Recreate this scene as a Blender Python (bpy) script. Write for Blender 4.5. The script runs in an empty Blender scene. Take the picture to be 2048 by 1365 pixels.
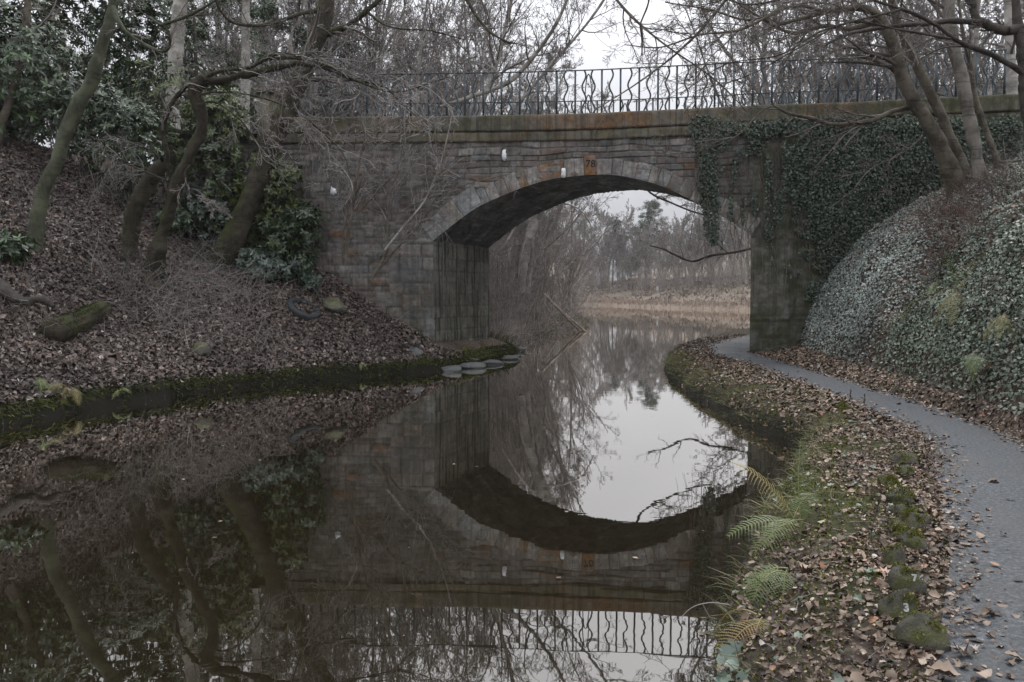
import bpy, math
import numpy as np
from mathutils import Vector, Matrix
R_ = math.radians
C = bpy.context.scene.collection
sc = bpy.context.scene
try:
    sc.cycles.use_denoising = True
    sc.cycles.max_bounces = 6; sc.cycles.diffuse_bounces = 2; sc.cycles.glossy_bounces = 3
    sc.cycles.transmission_bounces = 2; sc.cycles.volume_bounces = 0; sc.cycles.transparent_max_bounces = 4
    sc.cycles.sample_clamp_indirect = 4.0
except Exception: pass
# ---------------------------------------------------------------- camera, sky, sun, exposure
F = 1593.0; CAMZ = 1.9; HOR = 592.0; CX, CY = 1024.0, 682.5
PITCH = math.atan((CY - HOR) / F)
cam = bpy.data.cameras.new('camera'); cam_o = bpy.data.objects.new('camera', cam); C.objects.link(cam_o)
cam.sensor_width = 36; cam.lens = 36 * F / 2048; cam.clip_end = 3000; cam.clip_start = .05
cam_o.location = (0, 0, CAMZ); cam_o.rotation_euler = (math.pi / 2 - PITCH, 0, 0)
sc.camera = cam_o
SUN_EL, SUN_AZ = R_(50), R_(20)
w = bpy.data.worlds.new("World"); sc.world = w; w.use_nodes = True
nt = w.node_tree; nt.nodes.clear()
sky = nt.nodes.new('ShaderNodeTexSky'); sky.sky_type = 'NISHITA'; sky.sun_disc = False
sky.sun_elevation = SUN_EL; sky.sun_rotation = SUN_AZ; sky.air_density = 1.0; sky.dust_density = 6.0; sky.ozone_density = 1.0
hsv = nt.nodes.new('ShaderNodeHueSaturation'); hsv.inputs['Saturation'].default_value = .10
tc = nt.nodes.new('ShaderNodeTexCoord'); no = nt.nodes.new('ShaderNodeTexNoise')
no.inputs['Scale'].default_value = 2.2; no.inputs['Detail'].default_value = 6
rmp = nt.nodes.new('ShaderNodeMapRange'); rmp.inputs[1].default_value = .3; rmp.inputs[2].default_value = .7
rmp.inputs[3].default_value = .86; rmp.inputs[4].default_value = 1.1
mx = nt.nodes.new('ShaderNodeMix'); mx.data_type = 'RGBA'; mx.blend_type = 'MIX'; mx.inputs[0].default_value = .78
mx.inputs[7].default_value = (8.6, 8.8, 9.5, 1)        # the even cloud layer, in the sky's own units
mul = nt.nodes.new('ShaderNodeVectorMath'); mul.operation = 'SCALE'
bg = nt.nodes.new('ShaderNodeBackground'); bg.inputs['Strength'].default_value = .065
ow = nt.nodes.new('ShaderNodeOutputWorld')
L = nt.links.new
L(sky.outputs[0], hsv.inputs['Color']); L(hsv.outputs[0], mx.inputs[6]); L(tc.outputs['Generated'], no.inputs['Vector'])
L(no.outputs['Fac'], rmp.inputs[0]); L(mx.outputs[2], mul.inputs[0])
sz_ = nt.nodes.new('ShaderNodeSeparateXYZ'); L(tc.outputs['Generated'], sz_.inputs[0])      # an overcast dome is brighter overhead than at the horizon
gr = nt.nodes.new('ShaderNodeMapRange'); gr.inputs[1].default_value = 0; gr.inputs[2].default_value = 1; gr.inputs[3].default_value = .5; gr.inputs[4].default_value = 2.9
L(sz_.outputs['Z'], gr.inputs[0]); mm_ = nt.nodes.new('ShaderNodeMath'); mm_.operation = 'MULTIPLY'; L(rmp.outputs[0], mm_.inputs[0]); L(gr.outputs[0], mm_.inputs[1]); L(mm_.outputs[0], mul.inputs['Scale'])
L(mul.outputs[0], bg.inputs['Color']); L(bg.outputs[0], ow.inputs['Surface'])
sl = bpy.data.lights.new('sun', 'SUN'); sl.energy = .55; sl.angle = R_(25); sl.color = (1, .97, .93)
so = bpy.data.objects.new('sun', sl); C.objects.link(so)
so.rotation_euler = (math.pi / 2 - SUN_EL, 0, math.pi - SUN_AZ)
sc.view_settings.view_transform = 'Standard'; sc.view_settings.look = 'None'
sc.view_settings.exposure = 0.68; sc.view_settings.gamma = 1
HAZE = .0004
rng = np.random.default_rng(78)
# ---------------------------------------------------------------- pixel <-> world (photograph measured at 2048 x 1365)
cp, sp = math.cos(PITCH), math.sin(PITCH)
def ray(px, py):
    u, v = (px - CX) / F, (CY - py) / F
    return np.array([u, cp + v * sp, -sp + v * cp])
def at(px, py, Y):
    d = ray(px, py); return np.array([0, 0, CAMZ]) + d * (Y / d[1])
def atz(px, py, z):
    d = ray(px, py); return np.array([0, 0, CAMZ]) + d * ((z - CAMZ) / d[2])
# ---------------------------------------------------------------- helpers
def smooth(a, b, x):
    t = np.clip((x - a) / (b - a), 0, 1); return t * t * (3 - 2 * t)
_tab = np.random.default_rng(5).random((256, 256))
def vn(x, y, s=0):
    x = np.asarray(x, float) + s * 17.3; y = np.asarray(y, float) + s * 7.7
    xi = np.floor(x).astype(int); yi = np.floor(y).astype(int); fx = x - xi; fy = y - yi
    fx = fx * fx * (3 - 2 * fx); fy = fy * fy * (3 - 2 * fy)
    g = lambda a, b: _tab[a & 255, b & 255]
    return (g(xi, yi) * (1 - fx) + g(xi + 1, yi) * fx) * (1 - fy) + (g(xi, yi + 1) * (1 - fx) + g(xi + 1, yi + 1) * fx) * fy
def fbm(x, y, s=0, o=4):
    r = 0; a = .5; f = 1
    for k in range(o): r = r + a * (vn(x * f, y * f, s + k) - .5); a *= .5; f *= 2.03
    return r
def tag(o, label=None, cat=None, group=None, kind=None):
    if label: o['label'] = label
    if cat: o['category'] = cat
    if group: o['group'] = group
    if kind: o['kind'] = kind
    return o
def empty(name, loc=(0, 0, 0), label=None, cat=None, group=None):
    o = bpy.data.objects.new(name, None); C.objects.link(o); o.location = tuple(loc); o.empty_display_size = .2
    return tag(o, label, cat, group)
def mk(name, V, Q=None, T=None, mat=None, parent=None, rnd=None, smooth_=False, attrs=None):
    V = np.asarray(V, np.float32).reshape(-1, 3)
    if parent is not None: V = V - np.array(parent_loc(parent), np.float32)
    nq = 0 if Q is None else len(Q); ntt = 0 if T is None else len(T)
    me = bpy.data.meshes.new(name)
    me.vertices.add(len(V)); me.vertices.foreach_set('co', V.ravel())
    idx = []
    if nq: idx.append(np.asarray(Q, np.int32).ravel())
    if ntt: idx.append(np.asarray(T, np.int32).ravel())
    idx = np.concatenate(idx); me.loops.add(len(idx)); me.loops.foreach_set('vertex_index', idx)
    st = np.concatenate([np.arange(nq) * 4, nq * 4 + np.arange(ntt) * 3]).astype(np.int32)
    me.polygons.add(nq + ntt); me.polygons.foreach_set('loop_start', st)
    if smooth_: me.polygons.foreach_set('use_smooth', np.ones(nq + ntt, bool))
    me.update(calc_edges=True)
    if rnd is not None:
        a = me.attributes.new('rnd', 'FLOAT', 'POINT'); a.data.foreach_set('value', np.asarray(rnd, np.float32))
    for k, v in (attrs or {}).items():
        a = me.attributes.new(k, 'FLOAT', 'POINT'); a.data.foreach_set('value', np.asarray(v, np.float32))
    if mat: me.materials.append(mat)
    o = bpy.data.objects.new(name, me); C.objects.link(o)
    if parent is not None: o.parent = parent
    return o
def parent_loc(p):
    l = np.zeros(3)
    while p is not None: l += np.array(p.location); p = p.parent
    return l
class Buf:
    def __init__(s): s.V = []; s.Q = []; s.T = []; s.r = []; s.n = 0
    def add(s, V, Q=None, T=None, r=.5):
        V = np.asarray(V, float).reshape(-1, 3)
        if Q is not None and len(Q): s.Q.append(np.asarray(Q) + s.n)
        if T is not None and len(T): s.T.append(np.asarray(T) + s.n)
        s.V.append(V); s.r.append(np.broadcast_to(np.asarray(r, float), (len(V),)).copy() if np.ndim(r) < 2 else np.ravel(r)); s.n += len(V)
        return s
    def tubes(s, P, R, sides=4, r=None):
        P = np.asarray(P, float); R = np.asarray(R, float)
        if P.ndim == 2: P = P[None]; R = R[None]
        M, N, _ = P.shape
        if M == 0: return s
        t = np.gradient(P, axis=1); t /= np.linalg.norm(t, axis=2, keepdims=True) + 1e-9
        mt = P[:, -1] - P[:, 0]; ax = np.argmin(np.abs(mt), axis=1); ref = np.eye(3)[ax][:, None, :]
        a = np.cross(t, ref); a /= np.linalg.norm(a, axis=2, keepdims=True) + 1e-9; b = np.cross(t, a)
        th = np.arange(sides) * 2 * np.pi / sides
        V = P[:, :, None, :] + R[:, :, None, None] * (a[:, :, None, :] * np.cos(th)[None, None, :, None] + b[:, :, None, :] * np.sin(th)[None, None, :, None])
        base = (np.arange(M) * N * sides)[:, None, None] + (np.arange(N - 1) * sides)[None, :, None]
        j = np.arange(sides)[None, None, :]; k = (j + 1) % sides
        Q = np.stack([base + j, base + k, base + sides + k, base + sides + j], -1).reshape(-1, 4)
        rr = np.repeat(rng.random(M) if r is None else np.broadcast_to(r, (M,)), N * sides)
        return s.add(V.reshape(-1, 3), Q, None, rr)
    def box(s, c, d, r=.5, rot=None, bev=0):
        c = np.array(c, float); d = np.array(d, float) / 2
        v = np.array([[x, y, z] for x in (-1, 1) for y in (-1, 1) for z in (-1, 1)], float) * d
        if rot is not None: v = v @ np.array(rot).T
        return s.add(v + c, [[0, 1, 3, 2], [4, 6, 7, 5], [0, 4, 5, 1], [2, 3, 7, 6], [0, 2, 6, 4], [1, 5, 7, 3]], None, r)
    def out(s, name, mat, parent=None, sm=False):
        if not s.V: return None
        return mk(name, np.concatenate(s.V), np.concatenate(s.Q) if s.Q else None, np.concatenate(s.T) if s.T else None,
                  mat, parent, np.concatenate(s.r), sm)
def text_mesh(name, body, size, extrude, mat, parent, loc, rot, offset=0., lab=None):
    cu = bpy.data.curves.new(name, 'FONT'); cu.body = body; cu.size = size; cu.extrude = extrude; cu.offset = offset; cu.align_x = 'CENTER'; cu.align_y = 'CENTER'
    t = bpy.data.objects.new(name, cu); C.objects.link(t); bpy.context.view_layer.update(); me = bpy.data.meshes.new_from_object(t); bpy.data.objects.remove(t); me.materials.clear(); me.materials.append(mat)
    o = bpy.data.objects.new(name, me); C.objects.link(o); o.parent = parent; o.location = loc; o.rotation_euler = rot; o['label'] = lab; return o
def unit(v): return v / (np.linalg.norm(v, axis=-1, keepdims=True) + 1e-9)
def resample(P, n, W=None):
    P = np.asarray(P, float); m = len(P)
    t = np.concatenate([[0], np.cumsum(np.linalg.norm(np.diff(P, axis=0), axis=1))]); t /= t[-1]
    q = np.linspace(0, 1, n * 1); out = np.zeros((n, P.shape[1]))
    Pe = np.vstack([2 * P[0] - P[1], P, 2 * P[-1] - P[-2]])
    for i, s_ in enumerate(q):
        k = min(max(np.searchsorted(t, s_) - 1, 0), m - 2); f = (s_ - t[k]) / (t[k + 1] - t[k] + 1e-9)
        p0, p1, p2, p3 = Pe[k], Pe[k + 1], Pe[k + 2], Pe[k + 3]
        out[i] = .5 * ((2 * p1) + (-p0 + p2) * f + (2 * p0 - 5 * p1 + 4 * p2 - p3) * f * f + (-p0 + 3 * p1 - 3 * p2 + p3) * f ** 3)
    if W is not None: return out, np.interp(q, t, W)
    return out
# ---------------------------------------------------------------- materials
def nodes(name):
    m = bpy.data.materials.new(name); m.use_nodes = True; n = m.node_tree; b = n.nodes['Principled BSDF']; return m, n, b
def ramp(n, fac, stops, interp='LINEAR'):
    r = n.nodes.new('ShaderNodeValToRGB'); r.color_ramp.interpolation = interp
    e = r.color_ramp.elements
    while len(e) > 1: e.remove(e[-1])
    e[0].position = stops[0][0]; e[0].color = (*stops[0][1], 1)
    for p, c in stops[1:]:
        k = e.new(p); k.color = (*c, 1)
    n.links.new(fac, r.inputs[0]); return r.outputs[0]
def noise(n, scale, detail=5, coord='Object', rough=.6, map_scale=None, dist=0):
    tc = n.nodes.new('ShaderNodeTexCoord'); t = n.nodes.new('ShaderNodeTexNoise')
    t.inputs['Scale'].default_value = scale; t.inputs['Detail'].default_value = detail; t.inputs['Roughness'].default_value = rough
    t.inputs['Distortion'].default_value = dist
    src = tc.outputs[coord]
    if coord == 'World':
        pass
    if map_scale:
        mp = n.nodes.new('ShaderNodeMapping'); mp.inputs['Scale'].default_value = map_scale
        n.links.new(src, mp.inputs[0]); src = mp.outputs[0]
    n.links.new(src, t.inputs['Vector']); return t.outputs['Fac']
def mrange(n, v, a, b, c=0., d=1.):
    m = n.nodes.new('ShaderNodeMapRange'); m.inputs[1].default_value = a; m.inputs[2].default_value = b
    m.inputs[3].default_value = c; m.inputs[4].default_value = d; n.links.new(v, m.inputs[0]); return m.outputs[0]
def mixc(n, fac, a, b, mode='MIX'):
    m = n.nodes.new('ShaderNodeMix'); m.data_type = 'RGBA'; m.blend_type = mode
    for sock, v in ((m.inputs[0], fac), (m.inputs[6], a), (m.inputs[7], b)):
        if hasattr(v, 'default_value') or hasattr(v, 'links'): n.links.new(v, sock)
        elif isinstance(v, tuple): sock.default_value = (*v, 1)
        else: sock.default_value = v
    return m.outputs[2]
def attr(n, name='rnd'):
    a = n.nodes.new('ShaderNodeAttribute'); a.attribute_name = name; return a.outputs['Fac']
def bump(n, b, h, strength=.5, dist=.02):
    k = n.nodes.new('ShaderNodeBump'); k.inputs['Strength'].default_value = strength; k.inputs['Distance'].default_value = dist
    n.links.new(h, k.inputs['Height']); n.links.new(k.outputs[0], b.inputs['Normal'])
def math_(n, op, a, b=0.):
    m = n.nodes.new('ShaderNodeMath'); m.operation = op
    for i, v in enumerate((a, b)):
        if isinstance(v, (int, float)): m.inputs[i].default_value = v
        else: n.links.new(v, m.inputs[i])
    return m.outputs[0]
def sepz(n, what='Normal', axis='Z'):
    g = n.nodes.new('ShaderNodeNewGeometry'); s = n.nodes.new('ShaderNodeSeparateXYZ'); n.links.new(g.outputs[what], s.inputs[0]); return s.outputs[axis]
def leafmat(name, stops, rough=.5, spec=.5, trans=0, interp='LINEAR', vary=True):
    m, n, b = nodes(name)
    c = ramp(n, attr(n), stops, interp)
    if vary: c = mixc(n, 1.0, c, ramp(n, noise(n, .55, 3), [(.3, (.55,) * 3), (.7, (1.25,) * 3)]), 'MULTIPLY')
    n.links.new(c, b.inputs['Base Color']); b.inputs['Roughness'].default_value = rough
    b.inputs['Specular IOR Level'].default_value = spec
    return m
def barkmat(name, c1, c2, moss=(.045, .06, .015), mossamt=.5, scale=(6, 6, 1.5), bumpd=.02):
    m, n, b = nodes(name)
    f = noise(n, 3.0, 6, map_scale=scale, rough=.7)
    base = ramp(n, f, [(.3, c1), (.7, c2)])
    blot = noise(n, 2.5, 3)
    base = mixc(n, mrange(n, blot, .45, .6), base, tuple(min(1, x * 1.35) for x in c2))
    mf = noise(n, 1.6, 4, rough=.65)
    mk_ = mrange(n, mf, .62 - .25 * mossamt, .74 - .25 * mossamt, 0, min(1, mossamt * 1.4))
    g_ = n.nodes.new('ShaderNodeNewGeometry'); dt = n.nodes.new('ShaderNodeVectorMath'); dt.operation = 'DOT_PRODUCT'; dt.inputs[1].default_value = (-.55, .45, .7); n.links.new(g_.outputs['Normal'], dt.inputs[0])
    mk_ = math_(n, 'MULTIPLY', mk_, mrange(n, dt.outputs['Value'], -.45, .35, .12, 1))
    ring = noise(n, 2.2, 4, map_scale=(.5, .5, 9)); base = mixc(n, mrange(n, ring, .58, .68, 0, .6), base, tuple(x * .45 for x in c1))
    base = mixc(n, mrange(n, noise(n, 7, 5, rough=.75), .58, .66, 0, .5), base, tuple(min(1, x * 1.6) for x in c2))
    c = mixc(n, mk_, base, moss)
    n.links.new(c, b.inputs['Base Color']); b.inputs['Roughness'].default_value = .85; b.inputs['Specular IOR Level'].default_value = .25
    bump(n, b, noise(n, 11, 7, map_scale=(3, 3, 1.1), rough=.75), 1.0, bumpd * 1.5)
    return m
M = {}
M['bark_grey'] = barkmat('grey_bark', (.10, .09, .075), (.20, .185, .16), mossamt=.25)
M['bark_green'] = barkmat('green_grey_bark', (.032, .036, .022), (.080, .086, .055), mossamt=.4)
M['bark_brown'] = barkmat('brown_bark', (.058, .048, .036), (.13, .112, .088), mossamt=.3)
M['bark_moss'] = barkmat('mossy_bark', (.026, .022, .016), (.070, .060, .044), (.055, .065, .014), mossamt=.8, bumpd=.05)
M['bark_pale'] = barkmat('pale_bark', (.20, .185, .16), (.33, .31, .28), mossamt=.15)
M['bark_dark'] = barkmat('dark_bark', (.032, .028, .024), (.07, .06, .052), mossamt=.3)
M['twig'] = leafmat('twig_bark', [(0, (.075, .06, .05)), (.6, (.16, .14, .125)), (1, (.27, .245, .225))], .8, .2)
M['twig_pale'] = leafmat('pale_twig_bark', [(0, (.14, .125, .115)), (.6, (.25, .23, .215)), (1, (.36, .335, .315))], .8, .2)
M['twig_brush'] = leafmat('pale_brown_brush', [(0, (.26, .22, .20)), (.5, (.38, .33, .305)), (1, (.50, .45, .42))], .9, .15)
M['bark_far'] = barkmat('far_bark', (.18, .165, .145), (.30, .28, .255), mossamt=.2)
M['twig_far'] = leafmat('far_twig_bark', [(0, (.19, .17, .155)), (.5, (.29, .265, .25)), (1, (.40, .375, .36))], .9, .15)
M['litter'] = leafmat('dead_leaves', [(0, (.024, .019, .016)), (.28, (.068, .052, .044)), (.52, (.125, .096, .082)), (.74, (.195, .152, .13)), (.88, (.28, .225, .195)), (.95, (.22, .12, .07)), (1, (.42, .37, .33))], .6, .4)
M['litter_warm'] = leafmat('brown_dead_leaves', [(0, (.03, .02, .016)), (.28, (.085, .057, .038)), (.5, (.165, .115, .08)), (.7, (.27, .20, .145)), (.84, (.36, .29, .225)), (.92, (.28, .135, .07)), (1, (.42, .36, .31))], .6, .4)
M['ivy'] = leafmat('ivy_leaves', [(0, (.018, .030, .016)), (.5, (.048, .072, .042)), (.85, (.10, .135, .09)), (1, (.19, .23, .17))], .42, .5)
M['ivy_pale'] = leafmat('pale_ivy_leaves', [(0, (.05, .07, .05)), (.45, (.17, .205, .175)), (1, (.36, .40, .365))], .42, .6)
M['rhodo'] = leafmat('rhododendron_leaves', [(0, (.012, .025, .008)), (.5, (.036, .066, .020)), (1, (.10, .155, .055))], .35, .6)
M['rhodo_yellow'] = leafmat('yellow_green_leaves', [(0, (.03, .045, .012)), (.5, (.075, .10, .022)), (1, (.15, .18, .05))], .45, .5)
M['laurel'] = leafmat('grey_green_leaves', [(0, (.03, .05, .035)), (.5, (.075, .11, .08)), (1, (.17, .22, .17))], .35, .6)
M['moss_dark'] = leafmat('dark_moss_blades', [(0, (.014, .018, .006)), (.5, (.040, .048, .013)), (1, (.10, .11, .03))], .8, .2)
M['moss'] = leafmat('moss_blades', [(0, (.05, .055, .012)), (.5, (.13, .138, .028)), (1, (.26, .26, .07))], .8, .2)
M['grass'] = leafmat('winter_grass', [(0, (.04, .05, .016)), (.4, (.10, .11, .045)), (.7, (.20, .17, .10)), (1, (.32, .27, .19))], .7, .3)
M['reed'] = leafmat('dead_reeds', [(0, (.18, .135, .10)), (.5, (.33, .25, .195)), (1, (.48, .38, .31))], .8, .2)
M['bracken'] = leafmat('dead_bracken', [(0, (.15, .125, .10)), (.5, (.26, .22, .185)), (1, (.36, .32, .27))], .85, .15)
M['fern'] = leafmat('fern_fronds', [(0, (.05, .075, .02)), (.5, (.11, .15, .045)), (.8, (.19, .20, .075)), (1, (.28, .19, .08))], .5, .4, vary=False)
M['fern_old'] = leafmat('yellow_fern_fronds', [(0, (.09, .10, .03)), (.5, (.17, .16, .055)), (.8, (.25, .18, .08)), (1, (.27, .14, .07))], .55, .3, vary=False)
M['pine'] = leafmat('pine_needles', [(0, (.045, .058, .042)), (.5, (.10, .12, .082)), (1, (.17, .19, .13))], .7, .3)
M['red_twig'] = leafmat('red_brown_twigs', [(0, (.06, .038, .03)), (.6, (.14, .092, .075)), (1, (.25, .18, .15))], .8, .2)
def ground_mat():
    m, n, b = nodes('woodland_soil')
    f = noise(n, 2.0, 7); g = noise(n, .6, 4); h = noise(n, 14, 5)
    soil = ramp(n, f, [(.3, (.025, .019, .015)), (.55, (.06, .044, .035)), (.75, (.10, .075, .058))])
    soil = mixc(n, mrange(n, h, .5, .65), soil, (.13, .10, .08))
    z = sepz(n, 'Position', 'Z')
    ms = math_(n, 'MULTIPLY', mrange(n, z, .75, .35), mrange(n, g, .50, .62))
    c = mixc(n, ms, soil, ramp(n, h, [(.35, (.016, .020, .006)), (.6, (.045, .052, .013)), (.8, (.085, .085, .03))]))
    y = sepz(n, 'Position', 'Y')
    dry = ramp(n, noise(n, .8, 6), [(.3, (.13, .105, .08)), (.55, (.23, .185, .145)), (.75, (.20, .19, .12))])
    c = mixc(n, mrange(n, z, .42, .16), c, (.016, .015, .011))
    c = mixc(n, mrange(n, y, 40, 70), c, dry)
    n.links.new(c, b.inputs['Base Color']); b.inputs['Roughness'].default_value = .95; b.inputs['Specular IOR Level'].default_value = .2
    bump(n, b, h, .8, .03); return m
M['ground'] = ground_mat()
def asphalt():
    m, n, b = nodes('asphalt')
    h = noise(n, 38, 4, rough=.85); g = noise(n, 1.3, 5)
    c = ramp(n, h, [(.36, (.014, .017, .020)), (.5, (.046, .052, .058)), (.62, (.10, .108, .115)), (.72, (.26, .26, .26))])
    c = mixc(n, 1.0, c, ramp(n, g, [(.3, (.5,) * 3), (.55, (1.0,) * 3), (.7, (1.3,) * 3)]), 'MULTIPLY')
    n.links.new(c, b.inputs['Base Color']); n.links.new(mrange(n, g, .35, .65, .55, .8), b.inputs['Roughness'])
    bump(n, b, h, .9, .006); return m
M['path'] = asphalt()
def water():
    m, n, b = nodes('canal_water')
    n.nodes.remove(b); out = n.nodes['Material Output']
    d = n.nodes.new('ShaderNodeBsdfDiffuse'); d.inputs[0].default_value = (.013, .010, .005, 1)
    g = n.nodes.new('ShaderNodeBsdfGlossy'); g.inputs['Roughness'].default_value = .012; g.inputs[0].default_value = (1, .97, .93, 1)
    lw = n.nodes.new('ShaderNodeLayerWeight'); lw.inputs[0].default_value = .5
    fz = n.nodes.new('ShaderNodeFresnel'); fz.inputs[0].default_value = 1.6
    fac = mrange(n, fz.outputs[0], .05, .56, .14, 1.0)
    tc = n.nodes.new('ShaderNodeTexCoord'); mp = n.nodes.new('ShaderNodeMapping'); mp.inputs['Scale'].default_value = (.9, 2.2, 1)
    nz = n.nodes.new('ShaderNodeTexNoise'); nz.inputs['Scale'].default_value = 1.1; nz.inputs['Detail'].default_value = 3
    n.links.new(tc.outputs['Object'], mp.inputs[0]); n.links.new(mp.outputs[0], nz.inputs['Vector'])
    bp = n.nodes.new('ShaderNodeBump'); bp.inputs['Strength'].default_value = .12; bp.inputs['Distance'].default_value = .006
    n.links.new(nz.outputs['Fac'], bp.inputs['Height'])
    for q in (g, fz): n.links.new(bp.outputs[0], q.inputs['Normal'])
    ms = n.nodes.new('ShaderNodeMixShader'); n.links.new(fac, ms.inputs[0]); n.links.new(d.outputs[0], ms.inputs[1]); n.links.new(g.outputs[0], ms.inputs[2])
    n.links.new(ms.outputs[0], out.inputs['Surface']); return m
M['water'] = water()
def stone(name, stops, algae=.35, streak=0, rust=.12, joint=(.05, .045, .04), dark=1.0, pale=.2):
    m, n, b = nodes(name)
    c = ramp(n, attr(n), stops)
    fine = noise(n, 9, 6, rough=.7); big = noise(n, .8, 4); mid = noise(n, 2.6, 5, rough=.65)
    c = mixc(n, 1.0, c, ramp(n, fine, [(.28, (.45,) * 3), (.55, (1.0,) * 3), (.75, (1.45,) * 3)]), 'MULTIPLY')
    c = mixc(n, mrange(n, noise(n, 2.3, 4, dist=.6), .40, .60, 0, .55), c, ramp(n, noise(n, 1.4, 3), [(.35, (.185, .155, .15)), (.5, (.20, .208, .212)), (.62, (.13, .105, .095))]), 'MIX')
    c = mixc(n, mrange(n, noise(n, 1.9, 5, dist=.4), .60, .72, 0, pale * 2), c, (.25, .235, .22))
    c = mixc(n, 1.0, c, ramp(n, noise(n, .9, 6, rough=.7, dist=.3), [(.32, (.50, .50, .52)), (.5, (.92, .9, .88)), (.66, (1.2, 1.2, 1.18))]), 'MULTIPLY')
    if rust: c = mixc(n, mrange(n, noise(n, 1.1, 4, map_scale=(1.5, 1.5, .6)), .62, .70, 0, rust * 4), c, (.17, .075, .03))
    if algae:
        z = sepz(n, 'Position', 'Z'); x = sepz(n, 'Position', 'X')
        am = math_(n, 'MAXIMUM', mrange(n, z, 2.6, .4), mrange(n, x, 5.2, 9.0))
        am = math_(n, 'MULTIPLY', math_(n, 'ADD', am, .25), mrange(n, mid, .38, .62, .15, 1))
        c = mixc(n, math_(n, 'MULTIPLY', am, algae * 1.6), c, (.058, .062, .034))
    if streak:
        sk = noise(n, 2.4, 5, map_scale=(3.2, 3.2, .16), rough=.7)
        c = mixc(n, mrange(n, sk, .50, .58, 0, streak), c, (.030, .030, .022))
        c = mixc(n, mrange(n, sk, .40, .30, 0, streak * .8), c, (.24, .235, .20))
    jt = attr(n, 'joint')
    c = mixc(n, math_(n, 'MULTIPLY', jt, mrange(n, mid, .35, .6, .15, .75)), c, joint)
    n.links.new(c, b.inputs['Base Color']); b.inputs['Roughness'].default_value = .9; b.inputs['Specular IOR Level'].default_value = .2
    bump(n, b, fine, .8, .02); return m
ST = [(0, (.12, .105, .098)), (.25, (.195, .175, .163)), (.5, (.25, .228, .21)), (.68, (.15, .162, .170)), (.82, (.33, .31, .285)), (.94, (.18, .145, .135)), (1, (.25, .14, .07))]
M['stone'] = stone('rubble_stone', ST, .5, .3, .06)
M['vous'] = stone('voussoir_stone', [(0, (.20, .18, .16)), (.3, (.34, .32, .29)), (.5, (.44, .42, .39)), (.68, (.30, .315, .32)), (.82, (.38, .355, .32)), (.92, (.27, .18, .11)), (1, (.28, .14, .06))], .2, .35, .04)
M['coping'] = stone('coping_stone', [(0, (.13, .12, .08)), (.35, (.17, .155, .10)), (.6, (.19, .165, .105)), (.85, (.18, .14, .09)), (.96, (.20, .12, .065)), (1, (.22, .12, .06))], .55, .45, .08, pale=.1)
M['pier'] = stone('pier_stone', [(0, (.13, .125, .10)), (.5, (.19, .18, .155)), (1, (.25, .24, .21))], .45, .85, .05)
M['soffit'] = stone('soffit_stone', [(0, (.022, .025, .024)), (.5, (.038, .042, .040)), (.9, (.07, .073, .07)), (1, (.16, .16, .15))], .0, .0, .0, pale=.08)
M['wall_right'] = stone('damp_wall_stone', [(0, (.13, .125, .105)), (.5, (.175, .168, .145)), (1, (.22, .21, .185))], .75, .45, 0, pale=.12)
M['rust_stone'] = stone('rusty_keystone', [(0, (.19, .10, .05)), (1, (.25, .135, .065))], 0, 0, 0, pale=0)
M['rock'] = barkmat('mossy_rock', (.07, .066, .054), (.20, .19, .16), (.11, .118, .03), .7, (5, 5, 5), .05)
M['slab'] = barkmat('grey_slab', (.045, .047, .047), (.115, .12, .12), (.05, .062, .018), .45, (1, 1, 4), .02)
def plain(name, col, rough=.6, spec=.4, metal=0, var=.25):
    m, n, b = nodes(name)
    c = ramp(n, noise(n, 12, 4), [(.3, tuple(x * (1 - var) for x in col)), (.7, tuple(min(1, x * (1 + var)) for x in col))])
    n.links.new(c, b.inputs['Base Color']); b.inputs['Roughness'].default_value = rough; b.inputs['Specular IOR Level'].default_value = spec
    b.inputs['Metallic'].default_value = metal; return m
M['worn_white'] = plain('worn_white_paint', (.38, .39, .38), .8, var=.5)
M['iron'] = plain('blue_grey_painted_iron', (.045, .065, .075), .45)
M['white'] = plain('white_paint', (.72, .73, .74), .6)
M['black'] = plain('black_carving', (.02, .015, .012), .8)
M['tyre'] = plain('black_rubber', (.030, .034, .038), .65)
M['deadwood'] = barkmat('dead_wood', (.16, .13, .10), (.32, .27, .22), mossamt=.1)
# ---------------------------------------------------------------- terrain
WL = np.array([(-16, -8), (-12.5, 1), (-9, 8.3), (-7.4, 11.5), (-7.0, 13.6), (-6.1, 15.7), (-4.66, 17.6), (-2.2, 19.9), (-1.3, 21), (-.8, 22.2), (-.1, 24.0), (.25, 25.0), (.0, 26.2),
               (.2, 29), (.9, 34), (2.6, 43), (4.6, 50), (5.2, 53.5), (4.4, 58), (3, 75), (4, 120), (10, 165), (17, 160), (23, 128), (31, 101), (46, 92), (90, 95), (220, 120)], float)
WR = np.array([(-4, -5), (-1.2, -.5), (.35, 2.2), (.92, 3.7), (1.42, 5.1), (2.08, 6.6), (3.0, 8.4), (3.64, 9.9), (3.46, 11.1), (3.38, 12.8), (3.44, 15), (3.62, 18.3), (3.95, 20.6), (4.9, 24.6), (7.3, 31), (12.7, 42), (30, 60), (60, 72), (220, 80)], float)
TOE = np.array([(1, -6), (3.4, 0), (4.6, 4.5), (5.6, 8.7), (6.3, 12.3), (6.95, 16.8), (7.6, 21), (9.2, 24.5), (11.5, 28), (15.5, 32), (25, 40), (54, 55), (220, 62)], float)
PL = np.array([(-1.6, -2.2), (.9, 1.4), (1.7, 3.1), (2.2, 3.95), (2.68, 4.8), (3.2, 5.9), (3.75, 7.0), (4.4, 8.4), (4.78, 11.2), (4.9, 13.4), (5.15, 17.3), (5.1, 20.5), (6.0, 24.5), (9.3, 31), (14.5, 38.5), (28, 51), (60, 64)], float)
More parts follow.
